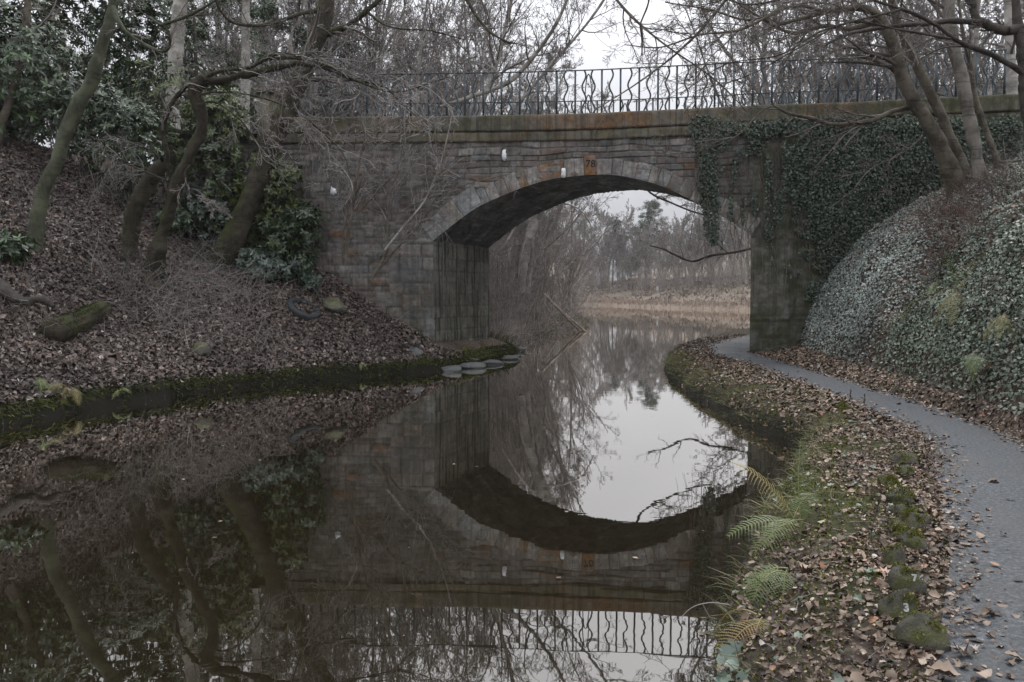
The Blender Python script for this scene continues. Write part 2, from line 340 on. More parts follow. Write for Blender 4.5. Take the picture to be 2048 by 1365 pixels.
PR = np.array([(.6, -3.4), (2.5, .9), (3.3, 3.0), (3.75, 4.1), (4.15, 5.0), (4.6, 6.2), (5.0, 7.2), (5.4, 8.5), (5.75, 11.0), (5.9, 13.2), (6.15, 17.0), (6.38, 20.9), (7.8, 24.2), (11, 29.5), (16.2, 36.5), (29.5, 48.5), (62, 61)], float)
def sdist(x, y, poly):
    best = np.full(x.shape, 1e9); sg = np.ones(x.shape)
    for a, b in zip(poly[:-1], poly[1:]):
        d = b - a; t = np.clip(((x - a[0]) * d[0] + (y - a[1]) * d[1]) / (d @ d), 0, 1)
        ex = x - a[0] - t * d[0]; ey = y - a[1] - t * d[1]; q = np.hypot(ex, ey)
        cr = d[0] * (y - a[1]) - d[1] * (x - a[0]); k = q < best - 1e-7
        best = np.where(k, q, best); sg = np.where(k, np.sign(cr), sg)
    return best * sg                              # >0: left of the line
def info(x, y):
    x = np.asarray(x, float); y = np.asarray(y, float)
    return sdist(x, y, WL), -sdist(x, y, WR), -sdist(x, y, TOE), sdist(x, y, PL), -sdist(x, y, PR)
def inpath(pl, pr): return (pl < 0) & (pr < 0)
def height(x, y, full=False):
    x = np.asarray(x, float); y = np.asarray(y, float)
    tl, tr, rt, pl, pr = info(x, y)
    wob = .10 * (vn(x * 1.7, y * 1.7, 3) - .5) + .05 * (vn(x * 5, y * 5, 9) - .5)
    a = tl + wob; b = tr + wob
    left = np.interp(a, [-1.5, -.15, 0, .05, .14, .35, .9, 1.7, 2.7, 4, 6, 9, 13, 30, 90], [-1, -.55, -.2, .16, .28, .38, .58, 1.15, 2.0, 2.85, 4.2, 5.9, 6.5, 7.2, 10])
    far = np.interp(a, [-1.5, -.15, 0, .1, .5, 3, 5, 12, 30, 90], [-1, -.5, -.1, .25, .45, .75, 1.6, 3.6, 6.5, 16])
    mid = np.interp(a, [-1.5, -.15, 0, .1, .35, 1.2, 3, 8, 15, 30, 90], [-1, -.5, -.1, .16, .35, .6, 1.4, 3.4, 5, 6.5, 12])
    fy = smooth(48, 62, y); my = smooth(24, 29, y)
    left = left * (1 - my) + mid * my; left = left * (1 - fy) + far * fy
    nz = fbm(x * .45, y * .45, 1, 5)
    left = left + nz * .55 * smooth(.6, 3, a) + .10 * fbm(x * 2.2, y * 2.2, 2, 3) * smooth(.1, .6, a)
    right = np.interp(b, [-1.5, -.15, 0, .05, .15, .5, 1.5], [-1, -.55, -.2, .12, .26, .37, .42])
    right = right + .16 * fbm(x * 1.3, y * 1.3, 4, 4) * smooth(.05, .3, b) * smooth(0, .3, pl)
    gully = 1.0 * np.exp(-((y - 15.0 - .25 * (x - 8)) / .75) ** 2) * smooth(.2, 1.0, rt) + .5 * np.exp(-((y - 12.4) / .5) ** 2) * smooth(.5, 1.2, rt)
    steep = np.interp(rt, [-1, -.7, 0, .12, .4, .8, 1.3, 2.5, 4, 6, 10, 30, 90], [0, 0, .17, .62, 1.35, 2.05, 2.65, 3.45, 4.3, 5.3, 6.1, 7, 12])
    gent = np.interp(rt, [-1, -.3, 0, 2, 6, 15, 90], [0, 0, .15, .9, 2.4, 4.2, 16])
    gy = smooth(24, 30, y); bank = steep * (1 - gy) + gent * gy
    bank = bank + (fbm(x * .9, y * .9, 6, 4) * .9 + fbm(x * 2.3, y * 2.3, 16, 3) * .38) * smooth(.05, .8, rt) - gully * (1 - gy)
    right = right + bank
    pd = np.maximum(pl, pr); right = np.where(rt < 0, right * smooth(-.02, .12, pd) + .395 * (1 - smooth(-.02, .12, pd)), right)
    use_l = np.abs(tl) < np.abs(tr)
    z = np.where((tl > 0) & (use_l | (tr < 0)), left, np.where(tr > 0, right, np.where(use_l, left, right)))
    z = np.where((tl <= 0) & (tr <= 0), np.minimum(z, -.02 - .0 * z), z)
    return z
def axis(segs):
    out = [segs[0][0]]
    for a, b, h0, h1 in segs:
        p = a
        while p < b:
            f = (p - a) / (b - a); p += h0 + (h1 - h0) * f; out.append(min(p, b))
    return np.unique(np.array(out))
xs = axis([(-260, -60, 20, 6), (-60, -15, 4, .5), (-15, -9.2, .4, .14), (-9.2, 9.6, .09, .09), (9.6, 15, .12, .4), (15, 60, .5, 2.5), (60, 260, 5, 20)])
ys = axis([(-60, -4, 8, 1), (-4, 2, .8, .14), (2, 25.4, .09, .09), (25.4, 60, .14, .6), (60, 200, .7, 3), (200, 420, 8, 20)])
X, Y = np.meshgrid(xs, ys); Z = height(X, Y)
dx_, dy_ = len(xs), len(ys)
i = np.arange(dy_ - 1)[:, None] * dx_ + np.arange(dx_ - 1)[None]
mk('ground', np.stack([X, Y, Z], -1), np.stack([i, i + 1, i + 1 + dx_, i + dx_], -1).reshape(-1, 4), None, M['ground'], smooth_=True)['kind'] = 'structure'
wy = axis([(-60, 420, 40, 40)]); 
mk('canal_water', [(-260, -60, 0), (260, -60, 0), (260, 420, 0), (-260, 420, 0)], [[0, 1, 2, 3]], None, M['water'])['kind'] = 'structure'
# towpath ribbon
a = resample(PL, 160); b = resample(PR, 160)
rows = []
for f in np.linspace(0, 1, 9): rows.append(np.c_[a * (1 - f) + b * f, np.full(160, .402 + .02 * math.sin(math.pi * f))])
V = np.stack(rows, 1); V[:, :, 2] += .006 * (vn(V[:, :, 0] * 2, V[:, :, 1] * 2) - .5)
i = np.arange(159)[:, None] * 9 + np.arange(8)[None]
mk('towpath', V, np.stack([i, i + 1, i + 10, i + 9], -1).reshape(-1, 4), None, M['path'], smooth_=True)['kind'] = 'structure'
def G(px, py, ymin=3., ymax=200.):
    d = ray(px, py); yy = np.concatenate([np.arange(ymin, 40, .04), np.arange(40, ymax, .3)])
    t = yy / d[1]; P = np.array([0, 0, CAMZ]) + d[None] * t[:, None]; h = height(P[:, 0], P[:, 1])
    k = np.argmax(P[:, 2] < h) if (P[:, 2] < h).any() else len(yy) - 1
    p = P[k]; return np.array([p[0], p[1], float(height(p[0:1], p[1:2])[0])])
def onground(x, y, dz=0.): 
    return np.array([x, y, float(height(np.array([x]), np.array([y]))[0]) + dz])
def normals(x, y):
    e = .06; hx = (height(x + e, y) - height(x - e, y)) / (2 * e); hy = (height(x, y + e) - height(x, y - e)) / (2 * e)
    return unit(np.stack([-hx, -hy, np.ones_like(hx)], -1))
# ---------------------------------------------------------------- leaf scattering
def leaf_tpl(prof, rows, cols=3):
    v = []; 
    for r_, (ypos, wd) in enumerate(prof):
        for c_ in np.linspace(-1, 1, cols): v.append((c_ * wd, ypos, 0))
    n = len(prof); q = []
    for r_ in range(n - 1):
        for c_ in range(cols - 1):
            a = r_ * cols + c_; q.append([a, a + 1, a + 1 + cols, a + cols])
    return np.array(v, float), np.array(q)
T_DEAD = leaf_tpl([(-.5, .03), (-.4, .19), (-.22, .33), (-.05, .30), (.1, .38), (.28, .24), (.42, .10), (.55, .01)], 5, 5)
T_SMALL = leaf_tpl([(-.5, .05), (-.05, .38), (.5, .03)], 3)
T_LONG = leaf_tpl([(0, .02), (.3, .13), (.65, .15), (1, .01)], 4)
_a = np.array([(0, -.5), (.18, -.42), (.5, -.3), (.26, -.05), (.42, .18), (.14, .2), (0, .55), (-.14, .2), (-.42, .18), (-.26, -.05), (-.5, -.3), (-.18, -.42)])
T_IVY = (np.c_[np.vstack([[0, -.05], _a]), np.zeros(13)], np.array([[0, 1 + k, 1 + (k + 1) % 12, 1 + (k + 2) % 12] for k in range(0, 12, 2)]))
T_IVY_LO = (np.array([(0, -.45, 0), (.48, -.15, .03), (0, .55, 0), (-.48, -.15, .03)]), np.array([[0, 1, 2, 3]]))
def scatter(tpl, P, Nrm, size, tilt=.5, curl=.35, rnd=None, up=None, aspect=1., g=None):
    """leaves at P, facing Nrm with random tilt; up = preferred direction of the leaf's length"""
    g = g or rng; v, q = tpl; n = len(P)
    nr = unit(Nrm + g.normal(0, tilt, (n, 3)))
    t = g.normal(0, 1, (n, 3)) if up is None else up + g.normal(0, .35, (n, 3))
    t = unit(t - (t * nr).sum(1, keepdims=True) * nr); s_ = np.cross(t, nr)
    c1 = g.normal(0, curl, (n, 1)) + curl * .6; c2 = g.normal(0, curl, (n, 1)); sz = np.broadcast_to(size, (n,))[:, None]
    lx, ly = v[None, :, 0] * aspect, v[None, :, 1]
    lz = v[None, :, 2] + c1 * (lx * lx * 3.2 + .02 * np.sin(ly * 9 + lx * 7)) + c2 * (ly - v[:, 1].mean()) ** 2 * 1.6
    Vv = P[:, None] + sz[:, :, None] * (lx[..., None] * s_[:, None] + ly[..., None] * t[:, None] + lz[..., None] * nr[:, None])
    K = len(v); Q = (q[None] + (np.arange(n) * K)[:, None, None]).reshape(-1, 4)
    r = g.random(n) if rnd is None else rnd
    return Vv.reshape(-1, 3), Q, np.repeat(r, K)
# ---------------------------------------------------------------- stone bridge (stands square to the view, barrel skewed)
NB = np.array([-.0698, -.9976]); AX = np.array([.405, .914]); BD = 3.5
def BW(x, z, w=0., d=0.):
    x = np.asarray(x, float); z = np.asarray(z, float); x, z, w, d = np.broadcast_arrays(x, z, w, d)
    return np.stack([x + AX[0] * w + NB[0] * d, 21.3 - .07 * (x - 2.1) + AX[1] * w + NB[1] * d, z], -1)
def pf(px, py):
    d = ray(px, py); t = (21.3 + .147) / (d[1] + .07 * d[0]); p = d * t; return p[0], p[2] + CAMZ
def pfl(pts): return np.array([pf(*p) for p in pts])
IN = resample(pfl([(866, 482), (887, 465), (947, 420), (1000, 394), (1050, 374), (1109, 358), (1187, 350), (1240, 352), (1296, 364), (1343, 381), (1411, 414), (1460, 441), (1503, 470)]), 241)
XL, XR = IN[0, 0], IN[-1, 0]
TOPP = pfl([(380, 239), (600, 236), (876, 233.5), (1000, 232), (1100, 230), (1200, 227), (1393, 218), (1540, 211), (1700, 206), (1850, 198), (2000, 191), (2150, 186)])
def ztop(x): return np.interp(x, TOPP[:, 0], TOPP[:, 1])
def zin(x): return np.interp(x, IN[:, 0], IN[:, 1])
COP, STR = .42, .27
def pattern(x, z, h0, h1, w0, w1, seed, wob=.02):
    g = np.random.default_rng(seed); x = x + wob * 2 * (vn(x * 3, z * 3, seed) - .5); z = z + wob * 2 * (vn(x * 1.3 + 9, z * 3, seed + 1) - .5)
    ch = np.cumsum(np.concatenate([[-2], g.uniform(h0, h1, 200)])); ci = np.clip(np.searchsorted(ch, z) - 1, 0, 199)
    ez = np.minimum(z - ch[ci], ch[ci + 1] - z); rnd = np.zeros(x.shape); ex = np.ones(x.shape)
    for c in np.unique(ci):
        k = ci == c; e = np.cumsum(np.concatenate([[-30 - g.random()], g.uniform(w0, w1, 300)])); rv = g.random(301)
        j = np.clip(np.searchsorted(e, x[k]) - 1, 0, 299); ex[k] = np.minimum(x[k] - e[j], e[j + 1] - x[k]); rnd[k] = rv[j]
    return rnd, np.minimum(ex, ez)
def grid_mesh(name, P, mat, parent, rnd, joint, flip=False):
    a, b = P.shape[:2]; i = np.arange(a - 1)[:, None] * b + np.arange(b - 1)[None]
    Q = np.stack([i, i + b, i + b + 1, i + 1], -1).reshape(-1, 4)
    if flip: Q = Q[:, ::-1]
    return mk(name, P, Q, None, mat, parent, rnd.ravel(), True, {'joint': joint.ravel()})
def wall(name, x0, x1, nx, nz, zb, zt, seed, dims, parent, w=0., sgn=1, quoin=None, mat='stone', wob=.07, relief=.03):
    x = np.linspace(x0, x1, nx)[:, None] + np.zeros((1, nz)); v = np.linspace(0, 1, nz)[None]
    zbv = zb(x[:, :1]); z = zbv + (zt(x[:, :1]) - zbv) * v
    r, e = pattern(x, z, *dims, seed, wob)
    if quoin is not None:
        r2, e2 = pattern(x - quoin[0], z, .30, .36, .42, .95, seed + 5, .006); k = (x > quoin[0]) & (x < quoin[1]) & (z < 3.4)
        r = np.where(k, r2 * .4 + .5, r); e = np.where(k, e2, e)
    j = 1 - smooth(.008, .026, e); d = relief * (r - .3) - .016 * j + .022 * (vn(x * 9, z * 9, seed + 3) - .5) + .03 * (vn(x * .8, z * .8, seed + 2) - .5)
    edge = smooth(0, .08, np.minimum(x - x0, x1 - x)) if False else 1.
    return grid_mesh(name, BW(x, z, w, sgn * d * edge), M[mat], parent, r, j, sgn < 0)
br = empty('stone_bridge', (2.1, 21.3, 0), 'old stone arch bridge carrying a lane across the canal, streaked with moss, rust and ivy', 'bridge')
zs = lambda x: ztop(x) - COP - STR + .02
FL = lambda x: np.full(x.shape, -.5)
wall('wall', -9.5, XL, 230, 150, FL, zs, 11, (.10, .24, .2, .6), br, quoin=(XL - 1.2, XL + .01))
wall('spandrel_wall', XL, XR, 280, 110, lambda x: zin(x) + .03, zs, 12, (.09, .22, .2, .62), br)
wall('wall', XR, 14.5, 240, 140, FL, zs, 13, (.16, .34, .4, 1.0), br, relief=.006, mat='wall_right')
wall('rear_wall', -9.5, XL, 60, 40, FL, zs, 14, (.15, .3, .3, .7), br, BD, -1)
wall('rear_spandrel_wall', XL, XR, 80, 40, lambda x: zin(x) + .03, zs, 15, (.15, .3, .3, .7), br, BD, -1)
wall('rear_wall', XR, 14.5, 60, 40, FL, zs, 16, (.15, .3, .3, .7), br, BD, -1)
# barrel and pier faces
s_ = np.concatenate([[0], np.cumsum(np.hypot(*np.diff(IN, axis=0).T))]); w_ = np.linspace(-.012, BD, 90)
S2, W2 = np.meshgrid(s_, w_, indexing='ij'); r, e = pattern(W2, S2, .11, .17, .25, .6, 31, .012); j = 1 - smooth(.006, .02, e)
tn = np.gradient(IN, axis=0); tn /= np.linalg.norm(tn, axis=1, keepdims=True); on = np.c_[-tn[:, 1], tn[:, 0]]
off = -(.02 * (r - .5) - .02 * j) * smooth(0, .1, W2)
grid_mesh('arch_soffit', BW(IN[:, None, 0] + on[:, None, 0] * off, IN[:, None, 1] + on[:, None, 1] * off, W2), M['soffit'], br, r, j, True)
for sx, x0 in ((1, XL), (-1, XR)):
    w2, z2 = np.meshgrid(np.linspace(-.004, BD, 110), np.linspace(-.6, zin(x0) + .01, 120), indexing='ij')
    r, e = pattern(w2 * .98, z2, .28, .36, .5, 1.1, 40 + sx, .006); j = 1 - smooth(.006, .02, e)
    edge = smooth(0, .08, w2) * smooth(0, .08, zin(x0) - z2)
    grid_mesh('pier_face', BW(x0 + sx * (.02 * (r - .5) - .015 * j + .02 * (vn(w2 * 6, z2 * 6) - .5)) * edge, z2, w2), M['pier'], br, r, j, sx < 0)
# voussoirs
g = np.random.default_rng(4); cuts = [0.]
while cuts[-1] < s_[-1]: cuts.append(cuts[-1] + (g.uniform(.36, .6) if cuts[-1] < 1.6 else g.uniform(.2, .36)))
cuts[-1] = s_[-1]; kx = pf(1181, 350)[0]; ks = np.interp(kx, IN[:, 0], s_); kh = .155
cuts = sorted([c for c in cuts if abs(c - ks) > kh + .12] + [ks - kh, ks + kh])
vb = Buf(); vb2 = Buf(); kb = Buf(); vj = []; kj = []
for c0, c1 in zip(cuts[:-1], cuts[1:]):
    key = abs((c0 + c1) / 2 - ks) < .02; n = max(4, int((c1 - c0) / .03)); ss = np.linspace(c0 + .006, c1 - .006, n); q = np.interp(ss, s_, IN[:, 0]); qz = np.interp(ss, s_, IN[:, 1])
    dep = .53 if key else g.uniform(.41, .48) + (.1 if c0 < 1.6 else 0); nx_ = np.interp(ss, s_, on[:, 0]); nz_ = np.interp(ss, s_, on[:, 1]); m = 14
    t = np.linspace(0, dep, m)[None]; xx = q[:, None] + nx_[:, None] * t; zz = qz[:, None] + nz_[:, None] * t
    pr = .016 + g.uniform(0, .012) + (.012 if key else 0); dd = pr - .02 * (1 - smooth(0, .025, np.minimum(np.minimum(ss - c0, c1 - ss)[:, None] + 0 * t, np.minimum(t, dep - t) + 0 * ss[:, None]))) + .008 * (vn(xx * 14, zz * 14, 7) - .5)
    Pf = BW(xx, zz, 0, dd); i = np.arange(n - 1)[:, None] * m + np.arange(m - 1)[None]; Q = np.stack([i, i + m, i + m + 1, i + 1], -1).reshape(-1, 4)
    rim = np.concatenate([np.arange(n) * m, (n - 1) * m + np.arange(1, m), (np.arange(n - 1)[::-1]) * m + m - 1, np.arange(1, m - 1)[::-1]])
    flat = Pf.reshape(-1, 3); back = BW(xx, zz, 0, -.05).reshape(-1, 3)[rim]; K = len(rim); o = len(flat)
    Q = np.vstack([Q, [[rim[a_], rim[(a_ + 1) % K], o + (a_ + 1) % K, o + a_] for a_ in range(K)]])
    (kb if key else vb if c0 < ks else vb2).add(np.vstack([flat, back]), Q, None, g.random())
vb.out('arch_ring', M['vous'], br, True); vb2.out('arch_ring', M['vous'], br, True)
ko = kb.out('keystone', M['rust_stone'], br, True); ko['label'] = 'rust orange keystone carved with the number 78'
nx2, nz2 = pf(1181, 329); p = BW(nx2, nz2, 0, .047) - np.array(parent_loc(br)); text_mesh('number', '78', .27, .004, M['black'], ko, tuple(p), (math.pi / 2, 0, -.0698), .002, 'black carved number 78')
def decal(name, px0, py0, px1, py1, d, lab, seed):
    x0, z0 = pf(px0, py1); x1, z1 = pf(px1, py0); n = 10; g2 = np.random.default_rng(seed); th = np.linspace(0, 2 * np.pi, 28, endpoint=False)
    pw = 5 if seed == 1 else 2.2; ct, st2 = np.cos(th), np.sin(th); rr = (np.abs(ct) ** pw + np.abs(st2) ** pw) ** (-1 / pw) * (1 + g2.normal(0, .03 if seed == 1 else .14, 28))
    xx = (x0 + x1) / 2 + (x1 - x0) / 2 * rr * ct; zz = (z0 + z1) / 2 + (z1 - z0) / 2 * rr * st2
    V = np.vstack([BW((x0 + x1) / 2, (z0 + z1) / 2, 0, d)[None], BW(xx, zz, 0, d), BW(xx, zz, 0, d - .03)])
    T = [[0, 1 + k, 1 + (k + 1) % 28] for k in range(28)]; Q = [[1 + k, 29 + k, 29 + (k + 1) % 28, 1 + (k + 1) % 28] for k in range(28)]
    ob = mk(name, V, Q, T, M['white'], br); ob['label'] = lab
decal('paint_mark', 1122.5, 337, 1131.5, 356, .036, 'white painted rectangle low on the arch ring', 1)
decal('lime_patch', 1004, 300, 1013, 322, .03, 'small white lime patch above the arch ring', 2)
decal('lime_patch', 661, 376, 673, 391, .03, 'round white patch on the left wall', 3)
# string course, coping and deck
def course(name, prof, mat, seed, bw, parent, x0=-6.45, x1=13.2, mirror=False, lo=.8, hi=1.4):
    g = np.random.default_rng(seed); cut = [x0]
    while cut[-1] < x1: cut.append(cut[-1] + g.uniform(lo, hi))
    x = np.arange(x0, x1, .03); cut = np.array(cut); k = np.clip(np.searchsorted(cut, x) - 1, 0, len(cut) - 2); e = np.minimum(x - cut[k], cut[k + 1] - x); rv = g.random(len(cut)); dv = g.normal(0, .006, len(cut))
    P = np.array(prof); seg = []
    for a_, b_ in zip(P[:-1], P[1:]):
        n = max(1, int(np.hypot(*(b_ - a_)) / .05)); seg += [a_ + (b_ - a_) * f for f in np.arange(n) / n]
    P = np.array(seg + [P[-1]])
    j = (1 - smooth(.006, .02, e))[:, None] + 0 * P[None, :, 0]
    d = P[None, :, 0] + (dv[k][:, None] - .014 * j + .012 * (vn(x[:, None] * 7, P[None, :, 1] * 9, seed) - .5)) * (P[None, :, 0] > 0)
    z = ztop(x)[:, None] + P[None, :, 1] + .008 * (vn(x * 4, x * 0, seed + 2) - .5)[:, None]
    W0 = BD if mirror else 0
    return grid_mesh(name, BW(x[:, None], z, W0, -d if mirror else d), M[mat], parent, rv[k][:, None] + 0 * P[None, :, 0], j, mirror)
for mir in (False, True):
    course('string_course', [(-.05, -COP - STR - .002), (.05, -COP - STR), (.055, -COP - .05), (.03, -COP - .003), (-.02, -COP + .003)], 'coping', 51 + mir, 1, br, mirror=mir, lo=.5, hi=1.0)
    course('coping', [(-.02, -COP), (.075, -COP + .004), (.08, -.03), (.06, 0), (-.30, .012), (-.31, -COP)], 'coping', 61 + mir, 1, br, mirror=mir, lo=1.0, hi=1.6)
x = np.linspace(-9.5, 14.5, 60)[:, None] + np.zeros((1, 4)); wv = np.linspace(0.02, BD - .02, 4)[None]
grid_mesh('deck', BW(x, ztop(x) - COP + .02 - .0 * wv, wv), M['path'], br, x * 0, x * 0)
eb = Buf()
for xa in (-6.48, ):
    zt = float(ztop(xa)); c = BW(xa - .22, zt - .35, .14)
    eb.box(c, (.5, .46, 2.0), .3); eb.box(c + [0, 0, 1.06], (.6, .56, .12), .5)
mk_ = eb.out('end_pillar', M['coping'], br)
# railings
def railing(w0, lab, near):
    rl = empty('iron_railing', BW(2.1, ztop(2.1), w0, -.12), lab, 'railing', None)
    x0, x1 = -6.1, 12.6; xs_ = np.linspace(x0, x1, 120); H = 1.16; O = parent_loc(rl)
    def path(dz): return BW(xs_, ztop(xs_) + dz, w0, -.12)
    hb = Buf(); P = path(H); b2 = []
    up = np.array([0, 0, 1.]); nn = np.array([NB[0], NB[1], 0])
    ring = np.stack([P + s1 * .027 * nn + s2 * .009 * up for s1, s2 in ((-1, -1), (1, -1), (1, 1), (-1, 1))], 1); i = np.arange(119)[:, None] * 4; j4 = np.arange(4)[None]; k4 = (j4 + 1) % 4
    hb.add(ring.reshape(-1, 3), np.stack([i + j4, i + k4, i + 4 + k4, i + 4 + j4], -1).reshape(-1, 4)); hb.out('handrail', M['iron'], rl)
    # bar prototypes, base at origin
    z = np.linspace(0, H - .01, 25); sb = Buf().box((0, 0, (H - .02) / 2), (.05, .018, H - .0))
    wav = Buf(); zz = np.linspace(0, H - .01, 33); wx = -.05 * np.sin(zz / H * 2 * np.pi * 1.95 + .2)
    wav.tubes(np.c_[wx, 0 * zz, zz], np.full(33, .023), 6)
    arc = Buf(); t = np.linspace(0, 1, 13)
    def ogive(zb_, zt_, hw): 
        L_ = np.c_[-hw * (1 - t) ** .6, 0 * t, zb_ + (zt_ - zb_) * t ** 1.0]; L_[:, 0] = -hw * np.sqrt(np.clip(1 - t ** 1.5, 0, 1)); return L_
    for zb_, zt_ in ((.50, 1.06), (.02, .52)):
        for s in (-1, 1): l = ogive(zb_, zt_, .085); l[:, 0] *= s; arc.tubes(l, np.full(13, .015), 5)
    def data(b, nm): o = b.out(nm, M['iron']); me = o.data; bpy.data.objects.remove(o); return me
    ms, mw, ma = data(sb, 'straight_bar'), data(wav, 'wavy_bar'), data(arc, 'pointed_arch')
    def put(nm, me, x, mir=1, rs=1):
        if not (x0 + .02 < x < x1 - .02): return
        o = bpy.data.objects.new(nm, me); C.objects.link(o); o.parent = rl; o.location = tuple(BW(x, ztop(x), w0, -.12) - O); o.rotation_euler = (0, 0, -.0698); o.scale = (mir, 1, rs)
    xm = pf(1177, 228)[0]
    for k in range(-2, 4):
        c = xm + k * 5.1; put('pointed_arch', ma, c)
        put('wavy_bar', mw, c - .12); put('wavy_bar', mw, c + .12, -1); put('straight_bar', ms, c - .35)
        for q in range(9):
            put('straight_bar', ms, c + .35 + q * .4889); put('wavy_bar', mw, c + .35 + (q + .5) * .4889, 1 if q < 5 else -1)
railing(0, 'near iron railing with wavy and straight bars, on the coping facing the camera', True)
railing(BD, 'far iron railing on the other side of the bridge, only its upper part showing', False)

# ---------------------------------------------------------------- trees
def rdir(g, n): return unit(g.normal(0, 1, (n, 3)))
def grow(g, S, D, Ln, N, wander, trop):
    M_ = len(S); P = np.zeros((M_, N, 3)); P[:, 0] = S; d = unit(D); st = (Ln / (N - 1))[:, None]; bend = rdir(g, M_)
    for i in range(1, N):
        P[:, i] = P[:, i - 1] + d * st; d = unit(d + wander * rdir(g, M_) + wander * .35 * bend + np.asarray(trop))
    return P
def sprout(g, P, R, k, t0, t1, a0, a1, lf, N, wander, trop, rf, rend=.3, bias=None, lmin=0., taper=.55):
    M_, NN, _ = P.shape; tot = M_ * k; pi_ = np.repeat(np.arange(M_), k); t = g.uniform(t0, t1, tot); f = t * (NN - 1); i0 = np.minimum(f.astype(int), NN - 2); fr = (f - i0)[:, None]
    S = P[pi_, i0] * (1 - fr) + P[pi_, i0 + 1] * fr; D0 = unit(P[pi_, i0 + 1] - P[pi_, i0]); r = R[pi_, i0] * (1 - fr[:, 0]) + R[pi_, i0 + 1] * fr[:, 0]
    q = rdir(g, tot) + (0 if bias is None else np.asarray(bias)); q = unit(q - (q * D0).sum(1, keepdims=True) * D0); an = np.radians(g.uniform(a0, a1, tot))[:, None]; D = D0 * np.cos(an) + q * np.sin(an)
    pl = np.linalg.norm(P[:, -1] - P[:, 0], axis=1)[pi_]
    Ln = np.maximum(lmin, pl * lf * (1 - taper * t) * g.uniform(.6, 1.3, tot)); Pn = grow(g, S, D, Ln, N, wander, trop)
    r0 = np.minimum(r * rf * g.uniform(.7, 1.1, tot), r * .9); Rn = r0[:, None] * np.linspace(1, rend, N)[None]
    return Pn, Rn
def crown(g, P, R, specs, rmin=.004):
    """specs: (k,t0,t1,a0,a1,lenfac,N,wander,trop,rf,sides); returns limbs buf (first spec) and twigs buf (rest)"""
    lb, tb = Buf(), Buf(); cur = (P, R)
    for i, s in enumerate(specs):
        k, t0, t1, a0, a1, lf, N, wd, tr, rf, sd = s[:11]; bias = s[11] if len(s) > 11 else None
        cur = sprout(g, cur[0], cur[1], k, t0, t1, a0, a1, lf, N, wd, tr, rf, bias=bias); cur = (cur[0], np.maximum(cur[1], rmin)); (lb if i == 0 else tb).tubes(cur[0], cur[1], sd)
    return lb, tb
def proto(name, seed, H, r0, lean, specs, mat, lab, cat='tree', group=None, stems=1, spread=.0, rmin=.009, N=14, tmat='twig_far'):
    g = np.random.default_rng(seed); root = empty(name, (0, 0, 0), lab, cat, group); S = np.zeros((stems, 3)); S[:, :2] = g.normal(0, .12 * (stems > 1), (stems, 2)); S[:, 2] = -.4
    D = unit(np.c_[g.normal(0, spread, (stems, 2)) + np.array(lean)[None], np.ones(stems)]); Ln = H * g.uniform(.75, 1, stems); P = grow(g, S, D, Ln, N, .09, (0, 0, .03)); R = r0 * g.uniform(.6, 1, stems)[:, None] * np.linspace(1, .18, N)[None]; R[:, 0] *= 1.35
    tb = Buf().tubes(P, R, 8); lb, tw = crown(g, P, R, specs, rmin); tb.V += lb.V; tb.r += lb.r; tb.Q += [q + tb.n for q in [np.concatenate(lb.Q)]] if lb.Q else []; tb.n += lb.n
    tb.out('trunk', M[mat], root, True); tw.out('crown', M[tmat], root); return root
def copy_tree(o, loc, rz=0, s=1., lab=None, group=None, parent=None, sz=None):
    c = o.copy(); C.objects.link(c)
    if parent is None:
        c.location = tuple(loc); c.rotation_euler = (0, 0, rz); c.scale = (s, s, sz or s)
        if lab: c['label'] = lab
        if group: c['group'] = group
    else: c.parent = parent
    for ch in list(o.children): copy_tree(ch, None, parent=c)
    return c
def place(o, loc, rz=0, s=1., lab=None, group=None, used=set()):
    if o.name not in used: used.add(o.name); o.location = tuple(loc); o.rotation_euler = (0, 0, rz); o.scale = (s, s, s); o['label'] = lab or o['label']; o['group'] = group or o.get('group', ''); return o
    return copy_tree(o, loc, rz, s, lab, group)
SP_A = [(24, .18, .97, 25, 60, .42, 9, .18, (0, 0, .05), .5, 5), (7, .2, .98, 25, 60, .45, 6, .25, (0, 0, .03), .5, 4), (6, .15, 1, 25, 65, .5, 5, .3, (0, 0, .02), .5, 3), (5, .15, 1, 25, 70, .55, 4, .35, (0, 0, 0), .55, 3)]
SP_B = [(15, .22, .97, 15, 45, .36, 8, .15, (0, 0, .08), .5, 4), (6, .2, .98, 20, 50, .45, 6, .25, (0, 0, .05), .5, 3), (6, .15, 1, 25, 60, .5, 5, .3, (0, 0, .02), .5, 3), (4, .15, 1, 25, 70, .55, 4, .35, (0, 0, 0), .55, 3)]
SP_C = [(10, .12, .97, 20, 60, .32, 7, .22, (0, 0, .03), .5, 4), (7, .2, .98, 20, 60, .45, 5, .3, (0, 0, .0), .5, 3), (5, .15, 1, 25, 60, .5, 4, .3, (0, 0, .0), .5, 3)]
GB = 'bare trees standing beyond the bridge'
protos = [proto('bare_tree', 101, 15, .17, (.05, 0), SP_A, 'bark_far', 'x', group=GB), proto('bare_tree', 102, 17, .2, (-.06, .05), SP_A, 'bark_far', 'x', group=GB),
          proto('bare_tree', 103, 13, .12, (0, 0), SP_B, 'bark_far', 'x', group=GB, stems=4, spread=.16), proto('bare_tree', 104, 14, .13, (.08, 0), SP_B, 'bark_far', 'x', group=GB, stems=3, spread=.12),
          proto('bare_tree', 105, 18, .15, (.0, 0), SP_B, 'bark_far', 'x', group=GB, stems=2, spread=.05)]
